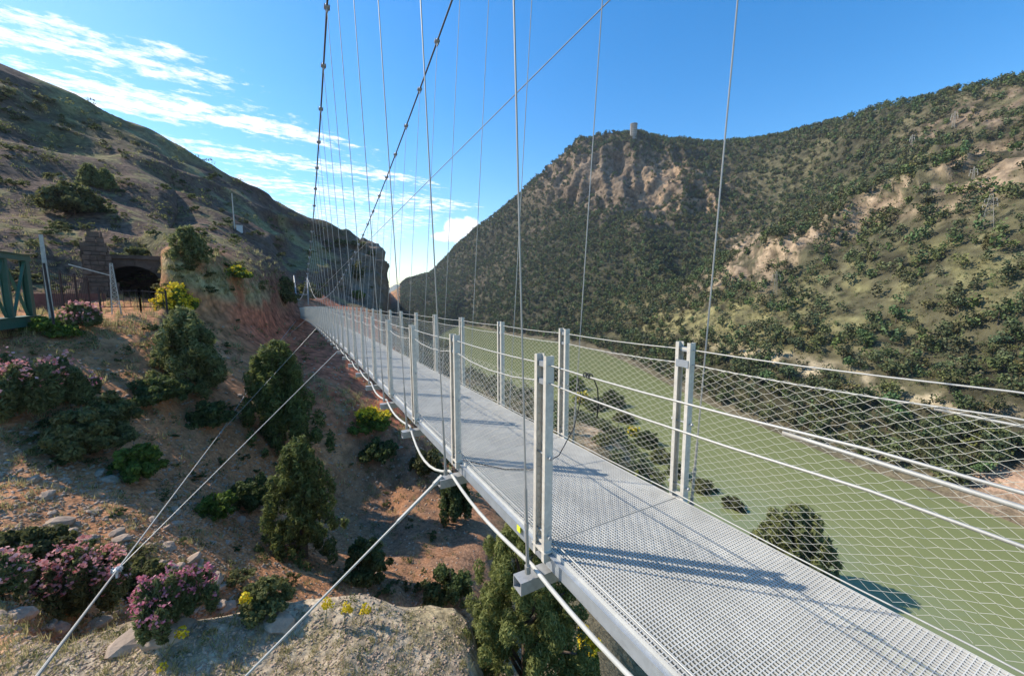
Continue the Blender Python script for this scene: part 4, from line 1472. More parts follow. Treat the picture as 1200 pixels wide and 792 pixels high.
LIST = [
    # kind, name, label, category, foot u, v, height, width, flowers
    ('greypine', 'pine_tree', 'grey green bushy pine alone on the brown slope below the yellow broom', 'tree', 222, 456, 92, 84, None),
    ('conifer', 'conifer_tree', 'tall dark conifer beside the long pale wind stays', 'tree', 330, 528, 124, 84, None),
    ('conifer', 'conifer_tree', 'shaded conifer low in the ravine above the bare clay bank', 'tree', 356, 652, 122, 74, None),
    ('bright', 'round_shrub', 'rounded fresh green shrub crossed by no cable on the brown slope', 'shrub', 160, 560, 48, 56, None),
    ('bright', 'round_shrub', 'small bright green shrub just under the lower wind stay', 'shrub', 254, 606, 34, 46, None),
    ('dark', 'dark_shrub', 'dark rounded shrub on the slope right of the small bright green shrub', 'shrub', 298, 594, 48, 54, None),
    ('shrub', 'leafy_shrub', 'big leafy olive shrub between the dark oleander and the round green shrub', 'shrub', 106, 532, 66, 84, None),
    ('shrub', 'leafy_shrub', 'leafy green shrub at the right shoulder of the dark oleander', 'shrub', 132, 506, 56, 58, None),
    ('dark', 'dark_shrub', 'dark tangled shrub under the grey green pine', 'shrub', 246, 500, 38, 52, None),
    ('dark', 'dark_shrub', 'low dark shrub at the foot of the grey green pine', 'shrub', 190, 470, 36, 70, None),
    ('oleander', 'oleander_bush', 'large dark oleander with pink blooms along its top below the green truss', 'oleander', 42, 490, 84, 112, ('pink', .04, .55)),
    ('oleander', 'oleander_bush', 'pink flowering oleander growing under the concrete pole by the railings', 'oleander', 97, 386, 34, 44, ('pink', .14, .35)),
    ('oleander', 'oleander_bush', 'tall pale pink oleander behind the ledge, left of the wind stay clamp', 'oleander', 100, 722, 76, 86, ('pink', .13, .15)),
    ('oleander', 'oleander_bush', 'magenta flowering oleander behind the ledge, right of the wind stay', 'oleander', 206, 736, 66, 84, ('magenta', .13, .15)),
    ('oleander', 'oleander_bush', 'pink oleander half out of the picture at its left edge', 'oleander', 4, 700, 50, 60, ('pink', .10, .3)),
    ('oleander', 'oleander_bush', 'small oleander with a few magenta blooms beside the large dark one', 'oleander', 98, 470, 36, 36, ('magenta', .05, .5)),
    ('shrub', 'leafy_shrub', 'wide green bush above the pink oleander at the left edge', 'shrub', 36, 676, 62, 92, None),
    ('broom', 'broom_bush', 'bright yellow broom in full flower beside the tunnel mouth', 'broom', 206, 368, 40, 42, ('broom', .75, .2)),
    ('broom', 'broom_bush', 'yellow broom on the grassy spur just left of the bridge deck', 'broom', 434, 506, 34, 50, ('broom', .42, .45)),
    ('broom', 'broom_bush', 'small yellow broom at the right foot of the near pine', 'broom', 688, 806, 70, 30, ('broom', .35, .55)),
    ('broom', 'broom_bush', 'low yellow flowering broom on the grassy outcrop above the red slope', 'broom', 276, 326, 18, 34, ('broom', .35, .3)),
    ('greypine', 'pine_tree', 'pale young pine standing on the lit outcrop right of the tunnel', 'tree', 222, 306, 40, 38, None),
    ('shrub', 'round_tree', 'round olive tree behind the far left pylon', 'tree', 334, 357, 38, 34, None),
    ('shrub', 'round_tree', 'round olive tree seen between the two far pylons', 'tree', 362, 352, 26, 30, None),
    ('dark', 'dark_shrub', 'dark bush in the gully under the deck near the stay bracket', 'shrub', 534, 612, 66, 40, None),
    ('shrub', 'leafy_shrub', 'olive bush on the spur against the edge of the deck', 'shrub', 500, 556, 36, 44, None),
    ('dark', 'dark_shrub', 'dark bush on the spur side below the yellow broom', 'shrub', 446, 540, 30, 44, None),
    ('dark', 'dark_shrub', 'black green bush in the deep shade above the lit ledge', 'shrub', 430, 676, 46, 60, None),
    ('dark', 'dark_shrub', 'dark thicket bush at the ravine foot left of the near pine', 'shrub', 528, 704, 44, 60, None),
    ('shrub', 'leafy_shrub', 'scrubby grey bush on the rocky step below the lower conifer', 'shrub', 312, 716, 40, 62, None),
    ('shrub', 'leafy_shrub', 'yellowish bush between the two flowering oleanders', 'shrub', 170, 690, 36, 62, None),
    ('greypine', 'hill_pine', 'pale rounded pine alone on the left hill above the buttress', 'tree', 125, 222, 22, 19, None),
    ('greypine', 'hill_pine', 'pale pine on the left hill, left neighbour of the small round one', 'tree', 106, 218, 24, 20, None),
    ('shrub', 'leafy_shrub', 'broad olive thicket on the left hill above the green truss', 'shrub', 88, 252, 44, 66, None),
    ('shrub', 'leafy_shrub', 'dark ivy like thicket hanging over the tunnel portal', 'shrub', 158, 312, 26, 44, None),
    ('shrub', 'leafy_shrub', 'lumpy olive bush on the dark cliff below its yellowish neighbour', 'shrub', 420, 330, 30, 14, None),
    ('dark', 'bank_bush', 'dark bush on the near bank just past the second right hand post', 'shrub', 652, 446, 22, 30, None),
    ('bright', 'bank_bush', 'green bush at the head of the sandy track by the water', 'shrub', 672, 458, 22, 28, None),
    ('broom', 'bank_broom', 'orange yellow flowering bush on the sandy bank behind the netting', 'shrub', 681, 474, 18, 22, ('broom', .5, .3)),
    ('dark', 'bank_bush', 'rounded dark bush on the waterline above the sandy track', 'shrub', 716, 478, 26, 32, None),
    ('dark', 'bank_bush', 'dark bush crowning the far edge of the sandy track', 'shrub', 696, 482, 20, 24, None),
    ('shrub', 'bank_bush', 'low olive bush on the near edge of the sandy track', 'shrub', 706, 520, 16, 26, None),
    ('shrub', 'bank_bush', 'olive bush in the middle of the sandy track', 'shrub', 722, 512, 13, 18, None),
    ('shrub', 'bank_bush', 'olive bush on the waterline just down from the rounded dark one', 'shrub', 730, 496, 20, 26, None),
    ('broom', 'bank_broom', 'small yellow flowering bush at the lower edge of the sandy track', 'shrub', 742, 512, 14, 20, ('broom', .4, .3)),
    ('dark', 'bank_bush', 'dark bush behind the netting left of the double barred post', 'shrub', 758, 524, 22, 30, None),
    ('shrub', 'bank_bush', 'grey green bush low on the bank left of the double barred post', 'shrub', 774, 542, 22, 30, None),
    ('dark', 'bank_bush', 'dark bush at the foot of the double barred right hand post', 'shrub', 792, 560, 22, 30, None),
    ('shrub', 'bank_bush', 'olive bush right of the foot of the double barred post', 'shrub', 824, 578, 20, 30, None),
    ('shrub', 'bank_bush', 'small olive bush low over the deck edge beside the waterside pine', 'shrub', 858, 598, 18, 30, None),
    ('shrub', 'cliff_shrub', 'dark shrub on the brow of the dark cliff, left of its highest point', 'shrub', 400, 287, 9, 16, None),
    ('shrub', 'cliff_shrub', 'dark shrub crowning the highest point of the dark cliff', 'shrub', 420, 289, 9, 18, None),
    ('shrub', 'cliff_shrub', 'small dark shrub at the right brow of the dark cliff', 'shrub', 436, 300, 9, 10, None),
    ('bright', 'round_shrub', 'yellow green bush at the foot of the dark cliff behind the hangers', 'shrub', 420, 350, 14, 16, None),
    ('bright', 'round_shrub', 'bright grass green bush at the end of the green truss', 'shrub', 50, 388, 22, 36, None),
    ('bright', 'round_shrub', 'low bright bush right of the green truss under the railings', 'shrub', 76, 394, 16, 34, None),
]
for i, (kind, name, label, cat, u, v, hp, wp, fl) in enumerate(LIST):
    plant_at(kind, name, label, cat, u, v, hp, wp, 100 + i, None, fl, .05)

# the near pine under the bridge: dense from top to bottom
def near_pine():
    rng = np.random.default_rng(77)
    b = at(616, 800, 6.9)
    g = drop(b.x, b.y)
    top = at(608, 606, 6.9).z
    h = top - g.z
    o = empty('pine_tree', g, 0, 'sunlit dense green pine close below the bridge deck', 'tree')
    lo = h - 3.3
    cl = []
    for i in range(240):
        f = (i + .5) / 240
        R = 1.30 * math.sqrt(max(0, 1 - f ** 2.2)) * rng.uniform(.8, 1.1) + .05
        a = i * 2.4 + rng.uniform(-.4, .4)
        q = R * rng.uniform(.45, .95)
        s_ = rng.uniform(.11, .21) * (1 - .4 * f)
        cl.append((q * math.cos(a), q * math.sin(a), lo + 3.2 * f, s_, s_, s_ * 1.5))
    V, F = leaves(cl, 56000, .095, .028, rng, 1.0, .9, .4)
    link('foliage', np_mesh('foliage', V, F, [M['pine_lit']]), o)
    link('trunk', trunk_mesh(h, .11, cl, rng, limbs=16), o)


M['pine_lit'] = mat_leaf('sunlit_pine_needles', (.110, .130, .034), (.300, .310, .100), .48, .1, (.25, .25, .10))  # lit copy of the pine needles: sunlight on the near pine put into the colour
near_pine()
b = at(925, 690, 73)
g = drop(b.x, b.y)
plant('greypine', 'pine_tree', 'bushy pine at the water edge showing past the deck edge', 'tree', g, at(908, 584, 73).z - g.z, 11.0, (130, 150), 78)

# ------------------------------------------------------------------ labels that say which one: nearest landmark on the place
MARKS_LEFT = [
    (20, 335, 'green truss'), (54, 320, 'concrete pole'), (135, 335, 'lattice mast'), (158, 330, 'tunnel mouth'), (120, 300, 'stone buttress'),
    (205, 348, 'yellow broom by the tunnel'), (276, 318, 'low broom on the outcrop'), (222, 288, 'pale pine on the outcrop'), (274, 248, 'lone hillside pole'),
    (300, 282, 'slanting hillside wall'), (95, 208, 'two pale hill pines'), (88, 230, 'broad olive thicket'), (160, 300, 'thicket over the tunnel'), (20, 140, 'left end of the hill skyline'), (70, 165, 'upper hill brow'), (150, 175, 'middle of the hill skyline'), (215, 205, 'sloping hill skyline'), (300, 240, 'low end of the hill skyline'), (30, 215, 'hillside over the truss'), (190, 245, 'bare hillside over the tunnel'), (345, 290, 'gully under the dark cliff'), (380, 330, 'foot of the dark cliff'), (350, 345, 'far pylons'),
    (420, 310, 'dark cliff'), (222, 410, 'grey green pine'), (330, 465, 'tall dark conifer'), (356, 590, 'lower shaded conifer'), (160, 536, 'round fresh green shrub'),
    (254, 588, 'small bright green shrub'), (42, 445, 'large dark oleander'), (97, 366, 'oleander under the concrete pole'), (98, 680, 'pale pink oleander'),
    (212, 695, 'magenta oleander'), (6, 675, 'oleander at the picture edge'), (434, 490, 'yellow broom on the spur'), (400, 400, 'red earth bank'),
    (430, 650, 'black green bush'), (312, 695, 'grey scrubby bush'), (60, 590, 'bare clay bank'), (137, 668, 'wind stay clamp'), (520, 540, 'stay bracket under the deck'),
    (345, 745, 'lit ledge'), (106, 500, 'leafy olive shrub'), (298, 572, 'dark rounded shrub')]
MARKS_RIGHT = [
    (742, 155, 'round tower'), (745, 215, 'great cliff'), (660, 200, 'left shoulder of the cliff'), (840, 230, 'right end of the cliff'), (1157, 247, 'broad lattice pylon'),
    (1139, 207, 'slender lattice pylon'), (1117, 140, 'skyline pylon'), (1068, 165, 'small pylon'), (908, 332, 'mound pylon'), (840, 370, 'grassy mound'),
    (960, 275, 'pale rock band'), (870, 295, 'rock band foot'), (1040, 452, 'pale road cut'), (870, 420, 'road cut start'), (1180, 490, 'road cut end'), (1190, 590, 'orange bank'),
    (690, 400, 'far left arm of water'), (820, 470, 'bend of the far shore'), (960, 525, 'middle of the far shore'), (1080, 575, 'near end of the far shore'),
    (715, 505, 'sandy track'), (925, 630, 'waterside pine'), (500, 320, 'notch in the hills'), (560, 280, 'left mountain skyline'), (600, 330, 'wooded mountain foot'),
    (560, 385, 'head of the water'), (615, 425, 'middle near bank'), (588, 440, 'bank past the third right post'), (541, 425, 'bank past the fourth right post'), (640, 470, 'bank past the second right post'), (650, 360, 'trees at the far water end'), (1010, 320, 'slope under the rock band'), (1120, 300, 'sunlit shoulder'), (1150, 430, 'slope over the road cut'), (990, 470, 'wood under the road cut'), (900, 450, 'wood above the shore bend'), (950, 152, 'right hand ridge'), (1060, 400, 'open right hand slope'), (700, 320, 'dense mountain wood'), (800, 310, 'wooded gully')]


def relation(u, v, marks):
    best = min(marks, key=lambda m: math.hypot((m[0] - u), (m[1] - v) * 1.3))
    du, dv = u - best[0], v - best[1]
    d = math.hypot(du, dv)
    a = math.degrees(math.atan2(-dv, du)) % 360
    way = ['right of', 'up to the right of', 'above', 'up to the left of', 'left of', 'down to the left of', 'below', 'down to the right of'][int((a + 22.5) // 45) % 8]
    far = 'close ' if d < 16 else ('' if d < 42 else ('some way ' if d < 75 else 'far '))
    return far + way + ' the ' + best[2]


USED_LABELS = {}


def say(size_word, noun, u, v, marks):
    t = size_word + ' ' + noun + ' ' + relation(u, v, marks)
    if t in USED_LABELS:                       # another one answers to that: add what it looks towards
        near = sorted(marks, key=lambda m: math.hypot(m[0] - u, (m[1] - v) * 1.3))
        for m in near[1:9]:
            t2 = t.replace(' dark pine', ' pine').replace(' some way ', ' ').replace(' close ', ' ').replace(' low olive ', ' olive ') + ', towards the ' + m[2]
            if t2 not in USED_LABELS and len(t2.split()) <= 16:
                t = t2
                break
    USED_LABELS[t] = 1
    return ' '.join(t.split()[:16])


# ------------------------------------------------------------------ the woods: every tree is placed on the sheet
def template(kind, n, seed):
    rng = np.random.default_rng(seed)
    if kind == 0:                                     # round topped pine, height 1
        cl = [(.26 * math.cos(a) * q, .26 * math.sin(a) * q, z, s, s, s * .72) for a, q, z, s in
              zip(rng.uniform(0, 6.28, 9), rng.random(9) ** .5 * 1.05, rng.uniform(.34, .84, 9), rng.uniform(.15, .24, 9))]
    elif kind == 1:                                   # taller, looser
        cl = [(.17 * math.cos(a) * q, .17 * math.sin(a) * q, z, s, s, s * 1.0) for a, q, z, s in
              zip(rng.uniform(0, 6.28, 9), rng.random(9) ** .5 * 1.1, np.linspace(.26, .88, 9), np.linspace(.21, .10, 9))]
    else:                                             # low broad bush
        cl = [(.5 * math.cos(a) * q, .5 * math.sin(a) * q, z, s, s, s * .85) for a, q, z, s in
              zip(rng.uniform(0, 6.28, 8), rng.random(8) ** .5, rng.uniform(.28, .72, 8), rng.uniform(.22, .34, 8))]
    cl.append((0, 0, .52, .17, .17, .24) if kind < 2 else (0, 0, .4, .3, .3, .3))
    V, F = leaves(cl, n, .17 if n < 100 else .115, .12 if n < 100 else .07, rng, 1.0, .2, .5)
    return V, F


def forest_material():
    m, nt, N, L, p = nodes_of('woodland_foliage')
    g = N.new('ShaderNodeNewGeometry')
    a = N.new('ShaderNodeAttribute')
    a.attribute_name = 'tone'
    oi = N.new('ShaderNodeObjectInfo')
    cr = N.new('ShaderNodeValToRGB')
    e = cr.color_ramp.elements
    e[0].color, e[1].color = (.050, .066, .028, 1), (.145, .165, .070, 1)
    L.new(g.outputs['Random Per Island'], cr.inputs[0])
    c2 = N.new('ShaderNodeMix')
    c2.data_type = 'RGBA'
    c2.blend_type = 'MULTIPLY'
    c2.inputs['Factor'].default_value = 1
    L.new(cr.outputs[0], c2.inputs['A'])
    L.new(a.outputs['Color'], c2.inputs['B'])
    L.new(c2.outputs['Result'], p.inputs['Base Color'])
    p.inputs['Roughness'].default_value = .8
    p.inputs['Specular IOR Level'].default_value = .15
    return m


M['forest'] = forest_material()


def scatter_points():
    """candidates on the sheet: position, size, kind, drawn by the ground they stand on"""
    P00, P01, P10, P11 = TP[:-1, :-1], TP[:-1, 1:], TP[1:, :-1], TP[1:, 1:]
    area = np.linalg.norm(np.cross(P01 - P00, P10 - P00), axis=-1)
    C = (P00 + P11) / 2
    u, v, dep = project(C)
    r = np.hypot(C[..., 0], C[..., 1])
    z = C[..., 2]
    nrm = TN[:-1, :-1, 2]
    n2 = fbm(C.reshape(-1, 3) / 28, 3, 51).reshape(r.shape)
    n3 = fbm(C.reshape(-1, 3) / 9, 2, 57).reshape(r.shape)
    right = (u > 470) & (u < 1330) & (z > WATER + .6) & (dep > 0) & (v > 40)
    far = r > 104
    D = np.zeros(r.shape)
    dens = .078 + .016 * n2
    dens = dens * np.where(u > 830, np.clip(1.05 + 1.0 * n2 + .5 * n3, .45, 1.6), np.clip(1 + .8 * n3, .4, 1.5))
    for (cx, cy, rx, ry, rot, k) in ((745, 216, 98, 27, 8, .86), (985, 262, 185, 11, -24, .72), (1150, 205, 80, 22, -24, .7), (1150, 135, 80, 16, -20, .7),
                                     (845, 380, 80, 20, 4, .78), (880, 300, 22, 34, -30, .8), (1060, 352, 110, 16, -16, .5), (1040, 452, 190, 9, 13, .9),
                                     (1190, 590, 45, 45, 0, .8), (600, 300, 70, 9, -40, .5)):
        dens = dens * (1 - k * in_blob(u, v, cx, cy, rx, ry, rot, .3))
    dens = np.where(in_blob(u, v, 905, 205, 125, 46, -14) > .5, np.maximum(dens, .08), dens)
    bank = right & far & (r < 200) & (z < -8) & (u > 560)
    dens = np.where(bank & (in_blob(u, v, 1040, 452, 200, 10, 13) < .3), np.maximum(dens * 1.3, .03 + .02 * n3), dens)
    dens = dens * np.where(r > 430, .9, 1.0) * np.where(nrm < .35, .4, 1)
    D += np.where(right & far & (r < 1000), dens, 0)
    near = right & (r <= 104) & (r > 22) & (u > 520)
    nd = .075 * np.clip(1 + 1.2 * n3, .2, 2) * (1 - .97 * in_blob(u, v, 715, 505, 36, 36, 40, .3))
    D += np.where(near, nd, 0)
    cnt = RNG.poisson(np.clip(D * area, 0, 6))
    ii, jj = np.nonzero(cnt)
    rep = cnt[ii, jj]
    ii, jj = np.repeat(ii, rep), np.repeat(jj, rep)
    a, b_ = RNG.random(len(ii))[:, None], RNG.random(len(ii))[:, None]
    pts = (P00[ii, jj] * (1 - a) * (1 - b_) + P01[ii, jj] * a * (1 - b_) + P10[ii, jj] * (1 - a) * b_ + P11[ii, jj] * a * b_)
    return pts, u[ii, jj], v[ii, jj], r[ii, jj], n2[ii, jj]


def build_forest():
    pts, u, v, r, n2 = scatter_points()
    n = len(pts)
    rng = np.random.default_rng(12)
    kind = rng.choice(3, n, p=[.55, .25, .20])
    kind = np.where((r < 104) & (rng.random(n) < .6), 2, kind)
    kind = np.where((u > 850) & (r > 104) & (rng.random(n) < .3), 2, kind)
    size = np.where(kind == 2, rng.uniform(1.6, 3.4, n), rng.uniform(4.6, 9.0, n))
    size *= np.where((u > 830) & (r > 190), .95, .9) * np.where((u < 850) & (r > 300), .95, .9)
    size = np.where(r < 104, np.where(kind == 2, rng.uniform(.9, 2.2, n), rng.uniform(2.2, 4.5, n)), size)
    vis = np.array([sees((p[0], p[1], p[2] + s * .85), 1.0) or sees((p[0], p[1], p[2] + s * .5), 1.0) for p, s in zip(pts, size)])
    tt = EYE / np.maximum(EYE - (pts[:, 2] + size * .6), 1e-3)          # where the sight line meets the deck
    qx, qy = pts[:, 0] * tt, pts[:, 1] * tt
    bx, by = qx * CB + qy * SB, qy * CB - qx * SB
    under = (bx > XL - .05) & (bx < XR + .05) & (by > -1) & (by < YEND)
    vis &= ~under
    keep = vis | (rng.random(n) < .05)
    pts, u, v, r, kind, size, vis = (x[keep] for x in (pts, u, v, r, kind, size, vis))
    n = len(pts)
    px = size / r * FPX
    inframe = (u > 5) & (u < 1195) & vis & (v > 40)
    # what the deck hides is not counted among the individuals
    deckhide = (v > 470 + (u - 540) * .62) & (r < 130)
    score = np.where(inframe & ~deckhide, px, -1)
    order = np.argsort(-score)
    order = order[score[order] > 0]
    single_t = [i for i in order if kind[i] < 2][:290]
    single_b = [i for i in order if kind[i] == 2][:200]
    tone = lambda k, m: np.stack([.85 + .45 * rng.random(m), .85 + .35 * rng.random(m), .75 + .4 * rng.random(m)], 1) * rng.uniform(.75, 1.25, (m, 1))
    # individuals: a few meshes shared
    lib = {}
    for k in range(3):
        for q in range(4):
            V, F = template(k, 260 if k < 2 else 170, 300 + 10 * k + q)
            mb = MB().tube([(0, 0, -.08), (.01, 0, .3), (0, .01, .62)], [.022, .016, .006], 5)
            nv = len(V)
            tv = np.array(mb.v)
            tf = [tuple(nv + a for a in f) for f in mb.f if len(f) == 4]
            AV = np.concatenate([V, tv])
            AF = np.concatenate([F, np.array(tf)])
            for c in range(3):
                me = np_mesh('woodland_tree' if k < 2 else 'woodland_bush', AV, AF, [M['forest'], M['bark']], False, np.r_[np.zeros(len(F)), np.ones(len(tf))])
                t = me.attributes.new('tone', 'FLOAT_COLOR', 'POINT')
                col = (tone(k, 1)[0] if c else np.array([1.0, 1.0, 1.0])) * (1.15 if k == 2 else 1)
                t.data.foreach_set('color', np.tile(np.r_[col, 1], len(AV)).astype(np.float32))
                lib[k, q, c] = me
    for i in list(single_t) + list(single_b):
        p, s = pts[i], size[i]
        me = lib[kind[i], int(rng.integers(4)), int(rng.integers(3))]
        bush = kind[i] == 2
        near = r[i] <= 104
        o = link('woodland_bush' if bush else 'pine_tree', me, None, loc=(p[0], p[1], p[2] - .05), rot=(0, 0, rng.uniform(0, 6.28)),
                 scale=(s * rng.uniform(.9, 1.15), s * rng.uniform(.9, 1.15), s))
        word = 'big' if px[i] > 26 else ('tall' if px[i] > 19 else ('middling' if px[i] > 13 else ('small' if px[i] > 10 else 'tiny')))
        shape = ('round' if kind[i] == 0 else 'slim') if not bush else ''
        txt = say(word, (shape + (' dark pine' if not bush else 'low olive bush')).strip(), u[i], v[i] - px[i] * .5, MARKS_RIGHT)
        if bush:
            tag(o, txt, 'bush', 'bushes on the near bank' if near else 'bushes across the water')
        else:
            tag(o, txt, 'tree', 'pines on the near bank' if near else ('pines along the far shore' if r[i] < 190 else 'pines on the mountain slope'))
    rest = np.setdiff1d(np.arange(n), np.array(list(single_t) + list(single_b), int))
    small = px[rest] < 9
    Vs, Fs, Ts = [], [], []
    off = 0
    for cls, nl in ((True, 48), (False, 72)):
        ids = rest[small == cls]
        for k in range(3):
            for q in range(4):
                sel = ids[(kind[ids] == k) & ((np.arange(len(ids)) % 4) == q)]
                if not len(sel):
                    continue
                V, F = template(k, nl, 400 + 10 * k + q)
                if cls:
                    c = V.reshape(-1, 4, 3)
                    m = c.mean(1, keepdims=True)
                    V = (m + (c - m) * 1.85).reshape(-1, 3)
                    V = V.reshape(-1, 4, 3)[:, :3].reshape(-1, 3)
                    F = np.arange(len(V)).reshape(-1, 3)
                else:
                    F = np.concatenate([F[:, [0, 1, 2]], F[:, [0, 2, 3]]])
                a = rng.uniform(0, 6.28, len(sel))
                s = size[sel]
                ca, sa = np.cos(a)[:, None], np.sin(a)[:, None]
                X = (V[None, :, 0] * ca - V[None, :, 1] * sa) * s[:, None]
                Y = (V[None, :, 0] * sa + V[None, :, 1] * ca) * s[:, None]
                Zz = V[None, :, 2] * s[:, None]
                W = np.stack([X, Y, Zz], -1) + pts[sel][:, None, :]
                Vs.append(W.reshape(-1, 3))
                Fs.append((F[None] + (np.arange(len(sel)) * len(V))[:, None, None] + off).reshape(-1, 3))
                Ts.append(np.repeat(tone(k, len(sel)) * (1.15 if k == 2 else 1), len(V), axis=0))
                off += len(sel) * len(V)
    V, F, T = np.concatenate(Vs), np.concatenate(Fs), np.concatenate(Ts)
    me = np_mesh('forest', V, F, [M['forest']])
    t = me.attributes.new('tone', 'FLOAT_COLOR', 'POINT')
    t.data.foreach_set('color', np.concatenate([T, np.ones((len(T), 1))], 1).astype(np.float32).ravel())
    tag(link('forest', me), kind='stuff')
    print('forest', n, 'trees,', len(F), 'quads', len(single_t), len(single_b))



def build_far_scrub():
    """the low scrub between the trees across the water, nobody could count it"""
    rng = np.random.default_rng(33)
    P00, P01, P10 = TP[:-1, :-1], TP[:-1, 1:], TP[1:, :-1]
    area = np.linalg.norm(np.cross(P01 - P00, P10 - P00), axis=-1)
    u, v, dep = project(P00)
    r = np.hypot(P00[..., 0], P00[..., 1])
    n3 = fbm(P00.reshape(-1, 3) / 14, 3, 91).reshape(r.shape)
    ok = (u > 640) & (u < 1215) & (v > 90) & (v < 600) & (dep > 0) & (r > 106) & (r < 520) & (P00[..., 2] > WATER + 1)
    w = np.where(ok, area / np.maximum(r, 1) ** 1.6 * np.clip(.5 + 1.6 * n3, .05, 2), 0).ravel()
    k = rng.choice(w.size, 12000, p=w / w.sum())
    i, j = np.unravel_index(k, r.shape)
    a, b_ = rng.random(len(k))[:, None], rng.random(len(k))[:, None]
    p = P00[i, j] + (P01[i, j] - P00[i, j]) * a + (P10[i, j] - P00[i, j]) * b_
    s = rng.uniform(.35, 1.15, len(k)) * (.55 + r[i, j] * .0016)
    nl = 16
    V, F = leaves([(0, 0, .3, .55, .55, .38)], nl, .62, .42, rng, 1.0, .2, .5)
    V = V.reshape(-1, 4, 3)[:, :3]
    ang = rng.uniform(0, 6.28, len(k))
    ca, sa = np.cos(ang)[:, None], np.sin(ang)[:, None]
    flat = V.reshape(-1, 3)
    W = np.stack([flat[None, :, 0] * ca - flat[None, :, 1] * sa, flat[None, :, 0] * sa + flat[None, :, 1] * ca, np.repeat(flat[None, :, 2], len(k), 0)], -1)
    W = W * s[:, None, None] + p[:, None, :]
    me = np_mesh('far_scrub', W.reshape(-1, 3), np.arange(W.shape[0] * W.shape[1]).reshape(-1, 3), [M['forest']])
    col = np.stack([rng.uniform(.9, 1.7, len(k)), rng.uniform(.85, 1.45, len(k)), rng.uniform(.7, 1.3, len(k))], 1)
    t = me.attributes.new('tone', 'FLOAT_COLOR', 'POINT')
    t.data.foreach_set('color', np.concatenate([np.repeat(col, W.shape[1], 0), np.ones((W.shape[0] * W.shape[1], 1))], 1).astype(np.float32).ravel())
    tag(link('far_scrub', me), kind='stuff')


build_forest()
build_far_scrub()


# ------------------------------------------------------------------ scrub, grass and stones on the left hill, the ravine and the ledge
def surface_points(n, region, seed):
    """n points on the sheet drawn evenly over the picture inside region(u, v) -> weight"""
    rng = np.random.default_rng(seed)
    u, v, dep = TU_, TV_, TDEP
    out = []
    tries = 0
    while len(out) < n and tries < n * 40:
        tries += 1
        uu, vv = rng.uniform(-30, 760), rng.uniform(80, 800)
        if rng.random() > region(uu, vv):
            continue
        d = (at(uu, vv, 10) - EYEV).normalized()
        h = BVH.ray_cast(EYEV, d)
        if h[0] is None:
            continue
        out.append((h[0], uu, vv, h[1]))
    return out


